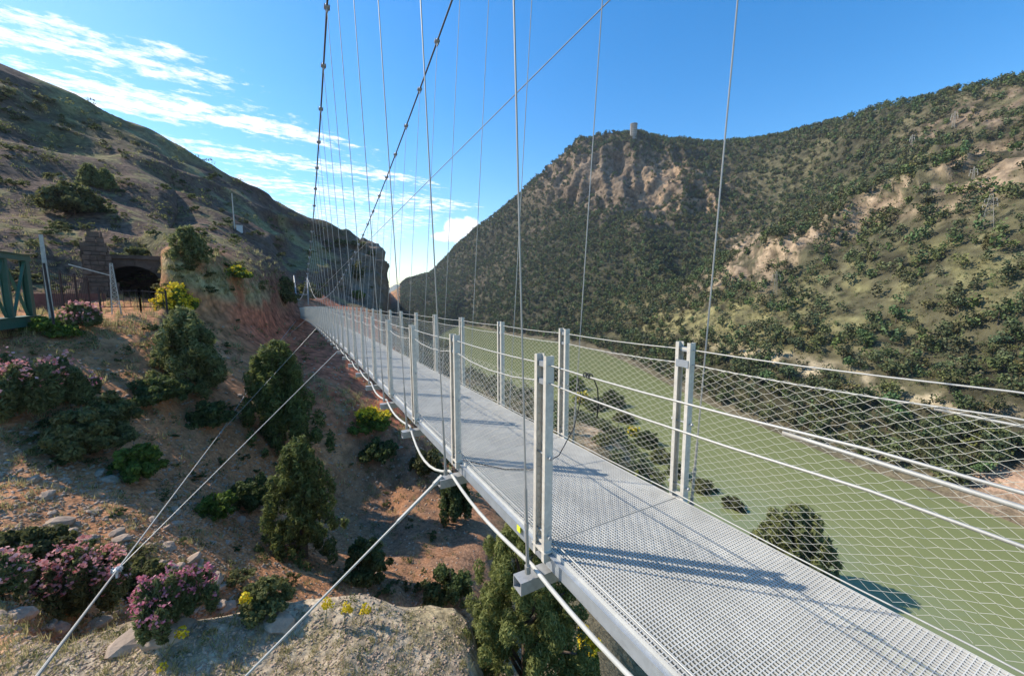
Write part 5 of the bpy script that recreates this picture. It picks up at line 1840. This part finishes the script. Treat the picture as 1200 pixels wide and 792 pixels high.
def build_scrub():
    rng = np.random.default_rng(21)
    lib = []
    for q in range(8):
        cl = round_clumps(.8, 1.0, rng, 12)
        V, F = leaves(cl, 240, .15, .075, rng, .8, .3)
        lib.append(np_mesh('hill_shrub', V, F, [M['shrub' if q < 5 else 'dark_leaf']]))

    def hillw(u, v):
        sky = np.interp(u, [0, 80, 150, 240, 300, 345, 405, 441, 450], [91, 128, 151, 201, 226, 256, 284, 297, 360])
        if u > 452 or v < sky + 2 or v > 345:
            return 0
        return .9 if v < sky + 60 else .7
    pts = surface_points(240, hillw, 5)
    for p, u, v, nr in pts:
        r = math.hypot(p.x, p.y)
        if r < 40:
            continue
        s = rng.uniform(.5, 1.0) ** 1.5 * (1.2 + r * .017)
        li = int(rng.integers(8))
        o = link('hill_shrub', lib[li], None, loc=p - Vector((0, 0, .05)), rot=(0, 0, rng.uniform(0, 6.28)), scale=(s, s, s * rng.uniform(.5, .95)))
        tag(o, say('big' if s > 2.6 else ('middling' if s > 1.7 else 'small'), ('olive' if li < 5 else 'dark') + ' hillside shrub', u, v, MARKS_LEFT), 'shrub', 'scrub on the left hillside')

    def slopew(u, v):
        if u > 520 or v < 372 or v > 716 or (u < 120 and v < 390):
            return 0
        if (0 < u < 190 and 545 < v < 640) or (150 < u < 330 and 430 < v < 540):
            return .12
        if u > 395 and v < 470 and v < 470 + (u - 400) * .8:
            return 0
        return .75
    pts = surface_points(240, slopew, 6)
    for p, u, v, nr in pts:
        r = math.hypot(p.x, p.y)
        if r < 9.5:
            continue
        s = rng.uniform(.25, 1.0) ** 1.6 * 1.05
        li = int(rng.integers(8))
        o = link('slope_shrub', lib[li], None, loc=p - Vector((0, 0, .04)), rot=(0, 0, rng.uniform(0, 6.28)), scale=(s, s, s * rng.uniform(.5, .95)))
        tag(o, say('big' if s > .8 else ('middling' if s > .5 else 'small'), ('olive' if li < 5 else 'dark') + ' ravine shrub', u, v, MARKS_LEFT), 'shrub', 'scrub on the ravine slope')

    # dry grass: tufts of blades
    def tufts(pts, size, per, rng):
        V, F = [], []
        for p, u, v, nr in pts:
            r = math.hypot(p.x, p.y)
            s = size(r) * rng.uniform(.5, 1.4)
            k = per
            a = rng.uniform(0, 6.28, k)
            b0 = np.array(p) + np.stack([rng.normal(0, s * .35, k), rng.normal(0, s * .35, k), np.zeros(k) - .02], 1)
            d = np.stack([np.cos(a) * .5, np.sin(a) * .5, rng.uniform(.6, 1.2, k)], 1) * s
            w = np.stack([-np.sin(a), np.cos(a), np.zeros(k)], 1) * s * .055
            tri = np.stack([b0 - w, b0 + w, b0 + d], 1).reshape(-1, 3)
            V.append(tri)
        V = np.concatenate(V)
        return V, np.arange(len(V)).reshape(-1, 3)

    def grassw(u, v):
        if u < 600 and v > 728 + max(0, (150 - u)) * .12:
            return .34
        if abs(v - (452 + (u - 361) * .42)) < 14 and 350 < u < 540:
            return 1
        if 180 < u < 340 and 296 < v < 345:
            return .9
        if u < 220 and 345 < v < 395:
            return .75
        sky = np.interp(u, [0, 80, 150, 240, 300, 345, 405, 441, 450], [91, 128, 151, 201, 226, 256, 284, 297, 360])
        if u < 440 and sky < v < 330:
            return .13 if v > sky + 25 else .6
        if u < 500 and 380 < v < 720:
            return .10
        if u < 180 and 700 < v < 745:
            return .8
        return 0
    pts = surface_points(3600, grassw, 8)
    V, F = tufts(pts, lambda r: min(.035 + .0085 * r, .42), 14, rng)
    tag(link('dry_grass', np_mesh('dry_grass', V, F, [M['dry']])), kind='stuff')

    # stones: a few boulders that can be picked out, pebbles as stuff
    def rock(rng, name):
        bm = bmesh.new()
        bmesh.ops.create_icosphere(bm, subdivisions=2, radius=.5)
        ph = rng.uniform(0, 50)
        for vt in bm.verts:
            c = np.array(vt.co) * 2.1 + ph
            k = 1 + .38 * vnoise(c[None], 3)[0] + .15 * vnoise(c[None] * 2.3, 4)[0]
            vt.co = vt.co * k
            vt.co.z *= .7
        me = bpy.data.meshes.new(name)
        bm.to_mesh(me)
        bm.free()
        me.materials.append(M['stone'])
        return me
    rl = [rock(rng, 'boulder') for _ in range(6)]

    def rockw(u, v):
        if u < 330 and 560 < v < 730:
            return .8
        if 225 < u < 330 and 640 < v < 720:
            return 1
        if u < 200 and 700 < v < 760:
            return .6
        return .08 if u < 480 and 380 < v < 560 else 0
    for p, u, v, nr in surface_points(90, rockw, 9):
        s = rng.uniform(.12, .55) ** 1.2
        o = link('boulder', rl[int(rng.integers(6))], None, loc=p, rot=(rng.uniform(-.4, .4), rng.uniform(-.4, .4), rng.uniform(0, 6.28)), scale=(s * 1.4, s, s))
        tag(o, say('big' if s > .3 else ('middling' if s > .17 else 'small'), 'loose stone', u, v, MARKS_LEFT), 'stone', 'loose stones on the ravine slope')
    oct_ = np.array([(1, 0, 0), (-1, 0, 0), (0, 1, 0), (0, -1, 0), (0, 0, .7), (0, 0, -.7)], float)
    of = np.array([(0, 2, 4), (2, 1, 4), (1, 3, 4), (3, 0, 4), (2, 0, 5), (1, 2, 5), (3, 1, 5), (0, 3, 5)])

    def pebw(u, v):
        if u < 620 and v > 726:
            return 1
        if u < 340 and 540 < v < 726:
            return .95
        if u < 560 and 430 < v < 726:
            return .4
        return .12 if u < 480 and 380 < v else 0
    ps = surface_points(13000, pebw, 10)
    k = len(ps)
    c = np.array([tuple(p[0]) for p in ps])
    r = np.hypot(c[:, 0], c[:, 1])
    s = (.005 + .0020 * r) * rng.uniform(.35, 1.6, k) ** 1.5
    V = oct_[None] * s[:, None, None] * rng.uniform(.6, 1.35, (k, 6, 1))
    a = rng.uniform(0, 6.28, k)
    ca, sa = np.cos(a)[:, None], np.sin(a)[:, None]
    V = np.stack([V[..., 0] * ca * 1.3 - V[..., 1] * sa, V[..., 0] * sa * 1.3 + V[..., 1] * ca, V[..., 2]], -1) + c[:, None, :]
    F = (of[None] + (np.arange(k) * 6)[:, None, None]).reshape(-1, 3)
    tag(link('pebbles', np_mesh('pebbles', V.reshape(-1, 3), F, [M['stone']])), kind='stuff')

    # tufts of undergrowth between the shrubs
    def underw(u, v):
        if u < 560 and 380 < v < 726:
            if (0 < u < 190 and 545 < v < 640) or (150 < u < 330 and 430 < v < 540):
                return .10
            if u > 395 and v < 470 + (u - 400) * .8 and v < 480:
                return .12
            return .45
        if u < 450 and 95 < v < 345:
            return .35
        if u < 600 and v > 735:
            return .10
        return 0
    ps = surface_points(1100, underw, 14)
    Vs, Fs = [], []
    off = 0
    for p, u, v, nr in ps:
        rr = math.hypot(p.x, p.y)
        if rr > 240:
            continue
        s = rng.uniform(.4, 1.2) * (.04 + .009 * rr)
        V, F = leaves([(p.x, p.y, p.z + s * .35, s, s, s * .55)], 34, s * .42, s * .2, rng, .7, .5)
        Vs.append(V)
        Fs.append(F + off)
        off += len(V)
    tag(link('undergrowth', np_mesh('undergrowth', np.concatenate(Vs), np.concatenate(Fs), [M['shrub']])), kind='stuff')


build_scrub()

# yellow flower stalks on the ledge rim
def stalk(u, v, uv_top, seed, label):
    rng = np.random.default_rng(seed)
    d = (at(u, v, 10) - EYEV).normalized()
    h = BVH.ray_cast(EYEV, d)[0]
    r = math.hypot(h.x, h.y)
    t = at(uv_top[0], uv_top[1], r)
    o = empty('flower_stalk', h, 0, label, 'flower stalk')
    q = t - h
    link('stem', MB().tube([(0, 0, -.03), q * .5 + Vector((.01, 0, .0)), q], [.010, .008, .005], 5).mesh('stem', M['stem']), o)
    L = q.length
    V, F = leaves([(q.x, q.y, q.z, .07, .07, .06), (q.x + .05, q.y, q.z - .07, .05, .05, .05), (q.x - .05, q.y, q.z - .09, .05, .05, .05)], 110, .045, .035, rng, .8)
    link('flower_head', np_mesh('flower_head', V, F, [M['broom']]), o)


for i, (u, v, tu, tv, lb) in enumerate((
        (186, 775, 212, 738, 'yellow flower stalk leaning right on the ledge below the oleanders'),
        (268, 733, 287, 698, 'yellow flower stalk on the ledge rim, first from the left along the rim'),
        (380, 732, 384, 704, 'straight yellow flower stalk on the middle of the ledge rim'),
        (402, 732, 406, 710, 'yellow flower stalk beside the straight one on the ledge rim'),
        (422, 730, 428, 711, 'withered yellow flower stalk, last to the right on the ledge rim'),
        (172, 800, 190, 782, 'yellow flower stalk at the bottom left of the ledge'))):
    stalk(u, v, (tu, tv), 500 + i, lb)

# ------------------------------------------------------------------ railway shelf: truss, pole, railings, tunnel, mast
M['green_paint'] = mat_metal('dark_green_paint', (.030, .105, .070), .55, .0, .3, 4)
M['concrete'] = mat_plain('weathered_concrete', (.46, .43, .37), .9, .2, 5, .2)
M['iron'] = mat_plain('dark_iron', (.035, .030, .030), .6, .3, 6, .1)
M['masonry'] = mat_plain('stone_masonry', (.105, .088, .070), .95, .45, 1.6, .6)
M['pylon_steel'] = mat_plain('weathered_pylon_steel', (.30, .27, .22), .7, .15, .5, 0)
M['tunnel_shade'] = mat_plain('shade_black_stone', (.02, .018, .016), .95, .3, 2, .3)  # barrel lining, coloured near black to stand for the dark inside
M['white_wall'] = mat_plain('whitewashed_wall', (.62, .60, .56), .85, .1, 4, .05)
M['rusty_red'] = mat_plain('faded_red_paint', (.13, .065, .055), .8, .3, 3, .1)


def yaw_to(p):
    """rotation that turns local -Y towards the eye"""
    d = Vector((0, 0, 0)) - Vector((p.x, p.y, 0))
    return math.atan2(d.y, d.x) + math.pi / 2


def px_m(p):
    """metres per photo pixel at p"""
    _, _, dep = project(np.array([tuple(p)]))
    return float(dep[0]) / FPX


def build_truss():
    """a green riveted railway truss that ends at the concrete pole and runs out of the picture to the left"""
    A = at(38, 374, 34.5)                      # lower right corner
    T = at(36, 300, 34.5)                      # its top
    H = T.z - A.z
    B = at(-60, 392, 28.5)
    d = (B - A)
    d.z = 0
    d.normalize()
    rz = math.atan2(d.y, d.x)
    o = empty('railway_truss', A, rz, 'dark green riveted steel railway truss at the left edge of the picture', 'railway bridge')
    L, Wd = 6.0, 3.6
    n = 3
    step = L / n
    for side in (0, 1):
        y = -side * Wd
        mb = MB().box((-.2, y - .17, H - .30), (L, y + .17, H)).box((-.2, y - .24, H), (L, y + .24, H + .03))
        mb.build('top_chord', M['green_paint'], o)
        mb = MB().box((-.3, y - .20, -.30), (L, y + .20, .18)).box((-.3, y - .27, .18), (L, y + .27, .21)).box((-.3, y - .27, -.33), (L, y + .27, -.30))
        mb.build('bottom_chord', M['green_paint'], o)
        for k in range(n + 1):
            x = k * step + .05
            w = .18 if k == 0 else .10
            mb = MB().box((x - w, y - .13, .21), (x + w, y - .10, H - .30)).box((x - w, y + .10, .21), (x + w, y + .13, H - .30)).box((x - .02, y - .10, .21), (x + .02, y + .10, H - .30))
            mb.build('upright', M['green_paint'], o)
            if k < n:
                MB().bar((x + .18, y - .05, .24), (x + step - .18, y - .05, H - .33), .05, .12, (0, 1, 0)).build('diagonal', M['green_paint'], o)
                MB().bar((x + .18, y + .06, H - .33), (x + step - .18, y + .06, .24), .05, .12, (0, 1, 0)).build('diagonal', M['green_paint'], o)
    for k in range(n + 1):
        x = k * step + .05
        MB().box((x - .12, .18 - Wd, H - .25), (x + .12, -.18, H - .05)).build('top_strut', M['green_paint'], o)
        MB().box((x - .15, .22 - Wd, -.15), (x + .15, -.22, .05)).build('floor_beam', M['green_paint'], o)
    MB().box((-.3, .5 - Wd, .05), (L, -.5, .12)).build('track_deck', M['concrete'], o)
    # abutment under the end
    g = drop(A.x, A.y)
    ab = MB().box((.2, -Wd - .6, -1.3), (2.0, -.2, -.34))
    a = ab.build('bridge_abutment', M['masonry'], None, A, (0, 0, rz))
    tag(a, 'stone abutment carrying the end of the green truss', 'abutment')


build_truss()

# concrete pole
p = hit(60, 364)
p = at(60, 366, 33.5)
top = at(47.5, 275, 33.5)
hgt = top.z - p.z
lean = Vector((top.x - p.x, top.y - p.y, 0))
mb = MB()
mb.tube([(0, 0, -1.0), (lean.x * 0, 0, hgt)], [.15, .105], 4)
pole = mb.build('concrete_pole', M['concrete'], None, p)
tag(pole, 'tall pale concrete pole standing at the end of the green truss', 'pole')


def railing(name, pts, h, label, step, posts, fine=True):
    """iron railing along world points"""
    o = empty(name, pts[0], 0, label, 'railing')
    P0 = Vector(pts[0])
    P = [Vector(p) - P0 for p in pts]
    for z in (.12, h * .97):
        MB().tube([q + Vector((0, 0, z)) for q in P], .025, 4).build('rail', M['iron'], o)
    mb = MB()
    for a, b in zip(P[:-1], P[1:]):
        n = max(2, int((b - a).length / step))
        for k in range(n):
            q = a.lerp(b, (k + .5) / n)
            mb.box((q.x - .011, q.y - .011, q.z + .05), (q.x + .011, q.y + .011, q.z + h + .1))
    pk = mb.build('pickets', M['iron'], o)
    pk['kind'] = 'stuff'
    for a, b in zip(P[:-1], P[1:]):
        n = max(1, int(round((b - a).length / posts)))
        for k in range(n + 1):
            q = a.lerp(b, k / n)
            MB().box((-.04, -.04, -.5), (.04, .04, h + .15)).build('post', M['iron'], o, q)
    return o


pA, pB = at(56, 357, 40), at(106, 360, 46)
railing('iron_railing', [pA, pB], pA.z * 0 + 2.3, 'tall dark iron railing behind the concrete pole', .28, 2.5)
pC, pD, pE = at(118, 362, 38), at(165, 361, 38.5), at(196, 363, 38)
railing('iron_railing', [pC, pD, pE], 1.25, 'low thin railing in front of the tunnel mouth', .30, 1.6)
# a single dark post by the concrete pole
q = at(62, 371, 31)
tag(MB().tube([(0, 0, -.4), (-.1, 0, 2.7)], .05, 6).build('iron_post', M['iron'], None, q), 'single dark iron post in front of the concrete pole', 'post')
# faded red wall panel seen through the tall railing
c = at(82, 358, 50)
mb = MB()
mb.box((-2.2, 0, -.3), (2.2, .25, 1.0))
w = mb.build('red_wall', M['rusty_red'], None, c, (0, 0, yaw_to(c)))
tag(w, 'faded red low wall seen through the tall iron railing', 'wall')


def build_portal():
    C = at(158, 353, 54.0)
    rz = yaw_to(C) - .12
    o = empty('tunnel_portal', C, rz, 'stone railway tunnel portal with a dark round arch', 'tunnel')
    w, h, arch_w, spring, depth = 3.1, 4.1, 2.3, 1.25, 9.0
    R = arch_w
    # headwall with the arch cut out: strips left, right and above the intrados
    mb = MB()
    n = 16
    arc = [(R * math.cos(math.pi * k / n), spring + R * .95 * math.sin(math.pi * k / n)) for k in range(n + 1)]   # right to left
    outer = []
    for (x, z) in arc:
        outer.append((x, z))
    V, F = [], []
    for y in (0, .9):
        for (x, z) in arc:
            V.append((x, y, z))
        for (x, z) in arc:
            V.append((max(-w, min(w, x * w / R)), y, h))
    m = n + 1
    for k in range(n):
        F.append((k, k + 1, m + k + 1, m + k))
        F.append((2 * m + k + 1, 2 * m + k, 3 * m + k, 3 * m + k + 1))
        F.append((m + k, m + k + 1, 3 * m + k + 1, 3 * m + k))
        F.append((k + 1, k, 2 * m + k, 2 * m + k + 1))
    mb.add(V, F)
    for s in (-1, 1):
        x0, x1 = sorted((s * R, s * w))
        mb.box((x0, 0, -1.5), (x1, .9, spring))
        # corner above the springing
        xa = s * R
        mb.add([(xa, 0, spring), (s * w, 0, spring), (s * w, 0, h), (xa, .9, spring), (s * w, .9, spring), (s * w, .9, h)], [(0, 1, 2), (3, 5, 4), (1, 4, 5, 2)])
    mb.build('headwall', M['masonry'], o)
    MB().box((-w - .25, -.2, h), (w + .25, 1.1, h + .38)).build('parapet', M['masonry'], o)
    # arch stones
    for k in range(13):
        a0, a1 = math.pi * k / 13 + .012, math.pi * (k + 1) / 13 - .012
        V = []
        for y in (-.10, .30):
            for (a, rr) in ((a0, R), (a1, R), (a1, R + .45), (a0, R + .45)):
                V.append((rr * math.cos(a), y, spring + rr * .95 * math.sin(a)))
        MB().add(V, [(0, 1, 2, 3), (7, 6, 5, 4), (0, 4, 5, 1), (1, 5, 6, 2), (2, 6, 7, 3), (3, 7, 4, 0)]).build('arch_stone', M['masonry'], o)
    # the short barrel behind, its deep shade painted in as near black
    V, F = [], []
    prof = [(R, -1.0)] + arc + [(-R, -1.0)]
    for y in (.9, depth):
        V += [(x, y, z) for x, z in prof]
    m = len(prof)
    F = [(k, k + 1, m + k + 1, m + k) for k in range(m - 1)] + [tuple(range(m, 2 * m))]
    F.append((0, m - 1, 2 * m - 1, m))
    MB().add(V, F).build('tunnel_barrel', M['tunnel_shade'], o)
    # track bed in front
    MB().box((-2.0, -2.5, -1.4), (2.0, .0, -.05)).build('track_bed', M['concrete'], o)


build_portal()


def build_buttress():
    """the rough stone buttress left of the tunnel"""
    C = at(120, 354, 52)
    rz = yaw_to(C)
    o = empty('stone_buttress', C, rz, 'rough stone buttress standing left of the tunnel portal', 'buttress')
    s = px_m(C)
    rng = random.Random(4)
    z = -1.0
    top = 78 * s
    while z < top:
        hh = rng.uniform(.32, .5)
        t = max(0, z) / top
        wid = (1.35 - .6 * t) * (1 if t < .8 else .8) * rng.uniform(.82, 1.12)
        x = -wid
        while x < wid - .1:
            ww = min(rng.uniform(.4, .85), wid - x)
            MB().box((x + .02, rng.uniform(-.22, .0) + t * .9, z + .02), (x + ww - .02, 3.2, z + hh - .02)).build('stone', M['masonry'], o)
            x += ww
        z += hh
    MB().box((-1.0, .12 + .9, -1), (.6, 3.1, top - .7)).build('core', M['masonry'], o)


build_buttress()


def lattice_mast(name, base, h, w, label, cat, arm=None, group=None, th=.05, cross=(0,), mat='concrete', segs=8):
    o = empty(name, base, yaw_to(Vector(base)), label, cat, group)
    legs = []
    for sx in (-1, 1):
        for sy in (-1, 1):
            MB().bar((sx * w, sy * w, -.4), (sx * w * .25, sy * w * .25, h), th).build('leg', M[mat], o)
    mb = MB()
    for k in range(segs):
        f0, f1 = k / segs, (k + 1) / segs
        a, b = w * (1 - .75 * f0), w * (1 - .75 * f1)
        for sx, sy, tx, ty in ((-1, -1, 1, -1), (1, -1, 1, 1), (1, 1, -1, 1), (-1, 1, -1, -1)):
            if k % 2:
                sx, sy, tx, ty = tx, ty, sx, sy
            mb.bar((sx * a, sy * a, f0 * h), (tx * b, ty * b, f1 * h), th * .7)
            mb.bar((sx * b, sy * b, f1 * h), (tx * b, ty * b, f1 * h), th * .7)
    mb.build('bracing', M[mat], o)
    for z, L in cross:
        MB().bar((-L, 0, z), (L, 0, z), th * 1.6).build('cross_arm', M[mat], o)
        for s in (-1, 1):
            MB().tube([(s * L * .95, 0, z - th), (s * L * .95, 0, z - th * 12)], th * .8, 6).build('insulator', M['concrete'], o)
    return o


b = at(136, 361, 37.5)
hm = at(136, 309, 37.5).z - b.z
m_ = lattice_mast('catenary_mast', b, hm, .22, 'slim steel lattice mast with a side arm in front of the tunnel', 'railway mast', th=.045, cross=(), segs=10)
MB().bar((0, 0, hm * .72), (-1.9, 0, hm * .95), .07).build('side_arm', M['concrete'], m_)

# small pole and white box on the hillside above the tunnel
g = hit(275, 268)
h = (at(273, 227, math.hypot(g.x, g.y)).z - g.z)
tag(MB().tube([(0, 0, -.5), (0, 0, h)], [.13, .08], 6).build('hill_pole', M['concrete'], None, g), 'lone thin grey pole on the left hillside', 'pole')
g = hit(281, 271)
mb = MB().box((-.5, -.4, -.5), (.5, .4, 1.0)).box((-.58, -.48, 1.0), (.58, .48, 1.12))
tag(mb.build('utility_box', M['white_wall'], None, g, (0, 0, .5)), 'small white utility box at the foot of the hillside pole', 'utility box')

# low wall on the hillside right of the box
a, b = hit(284, 276), hit(316, 290)
pts = [a.lerp(b, t / 6) for t in range(7)]
pts = [drop(p.x, p.y) for p in pts]
mb = MB()
for p, q in zip(pts[:-1], pts[1:]):
    mb.bar(p + Vector((0, 0, .1)), q + Vector((0, 0, .1)), .4, .8)
tag(mb.build('hillside_wall', M['masonry'], None), 'pale low retaining wall slanting down the left hillside', 'wall')

# concrete landing slab at the far end of the bridge
F = frame(YEND + .05)
mb = MB().box((-2.6, 0, -.9), (1.6, 4.5, -.03)).box((-4.4, -1.5, -1.2), (-1.4, 2.2, -.22))
tag(link('landing_slab', mb.mesh('landing_slab', M['concrete']), None, mat=F), 'pale concrete landing at the far end of the footbridge', 'landing')

# ------------------------------------------------------------------ across the water: tower, power line pylons
M['tower'] = mat_plain('grey_tower_concrete', (.27, .25, .22), .9, .25, .25, .1)


def build_tower():
    base = hit(742, 168)
    r = math.hypot(base.x, base.y)
    t = at(742, 145, r + 6)
    w = 8.2 * px_m(base) * .5
    g = drop(base.x * (1 + 8 / r), base.y * (1 + 8 / r))
    h = t.z - g.z
    o = empty('surge_tower', g, yaw_to(g), 'tall round grey concrete tower on top of the mountain', 'tower')
    n = 28
    V, F = [], []
    prof = [(-6, w * 1.03), (h * .93, w * .97), (h * .93, w * 1.06), (h, w * 1.06), (h, w * .9), (h - 1.0, w * .88)]
    for z, rr in prof:
        for k in range(n):
            V.append((rr * math.cos(6.2832 * k / n), rr * math.sin(6.2832 * k / n), z))
    for i in range(len(prof) - 1):
        for k in range(n):
            F.append((i * n + k, i * n + (k + 1) % n, (i + 1) * n + (k + 1) % n, (i + 1) * n + k))
    F.append(tuple((len(prof) - 1) * n + k for k in range(n)))
    MB().add(V, F).build('tower_shaft', M['tower'], o)
    for k in range(1, 6):
        z = h * k / 6.3
        pts = [(w * 1.02 * math.cos(6.2832 * q / 24), w * 1.02 * math.sin(6.2832 * q / 24), z) for q in range(25)]
        MB().tube(pts, .14, 5).build('ring_band', M['concrete'], o)
    MB().bar((-w * .6, -w * .9, 0), (-w * .6, -w * .9, h * .92), .35).build('ladder', M['iron'], o)


build_tower()
for i, (u, v, tv, lb) in enumerate(((1157, 266, 228, 'broad lattice pylon on the right hand slope, lowest of the line above the rocks'),
                                    (1139, 218, 196, 'slender lattice pylon standing upslope from the broad one'),
                                    (1117, 150, 131, 'lattice pylon near the skyline at the upper right'),
                                    (1068, 172, 158, 'small lattice pylon by the pale rocks below the ridge'),
                                    (908, 347, 318, 'lattice pylon above the grassy mound across the water'))):
    g = hit(u, v)
    r = math.hypot(g.x, g.y)
    h = at(u, tv, r).z - g.z
    lattice_mast('power_pylon', g, h, h * (.13 if i == 0 else .07), lb, 'power pylon', group='power line pylons across the water',
                 th=max(.07, r * .00042), cross=((h * .86, h * .13), (h * .70, h * .16)), mat='pylon_steel', segs=6)
# small pinkish stone hut seen through the netting
g = hit(694, 401)


# ------------------------------------------------------------------ thin air haze over the whole valley
def build_haze():
    me = bpy.data.meshes.new('haze')
    bm = bmesh.new()
    bmesh.ops.create_cube(bm, size=1.0)
    for v in bm.verts:
        v.co = ((v.co.x) * 10400, (v.co.y) * 10400, -83 if v.co.z < 0 else 420)
    bm.to_mesh(me)
    bm.free()
    m = bpy.data.materials.new('valley_air')
    m.use_nodes = True
    nt = m.node_tree
    nt.nodes.clear()
    out = nt.nodes.new('ShaderNodeOutputMaterial')
    pv = nt.nodes.new('ShaderNodeVolumePrincipled')
    pv.inputs['Color'].default_value = (.80, .88, 1.0, 1)
    pv.inputs['Density'].default_value = .00010
    pv.inputs['Anisotropy'].default_value = .25
    nt.links.new(pv.outputs[0], out.inputs['Volume'])
    me.materials.append(m)
    tag(link('haze', me), kind='stuff')


build_haze()
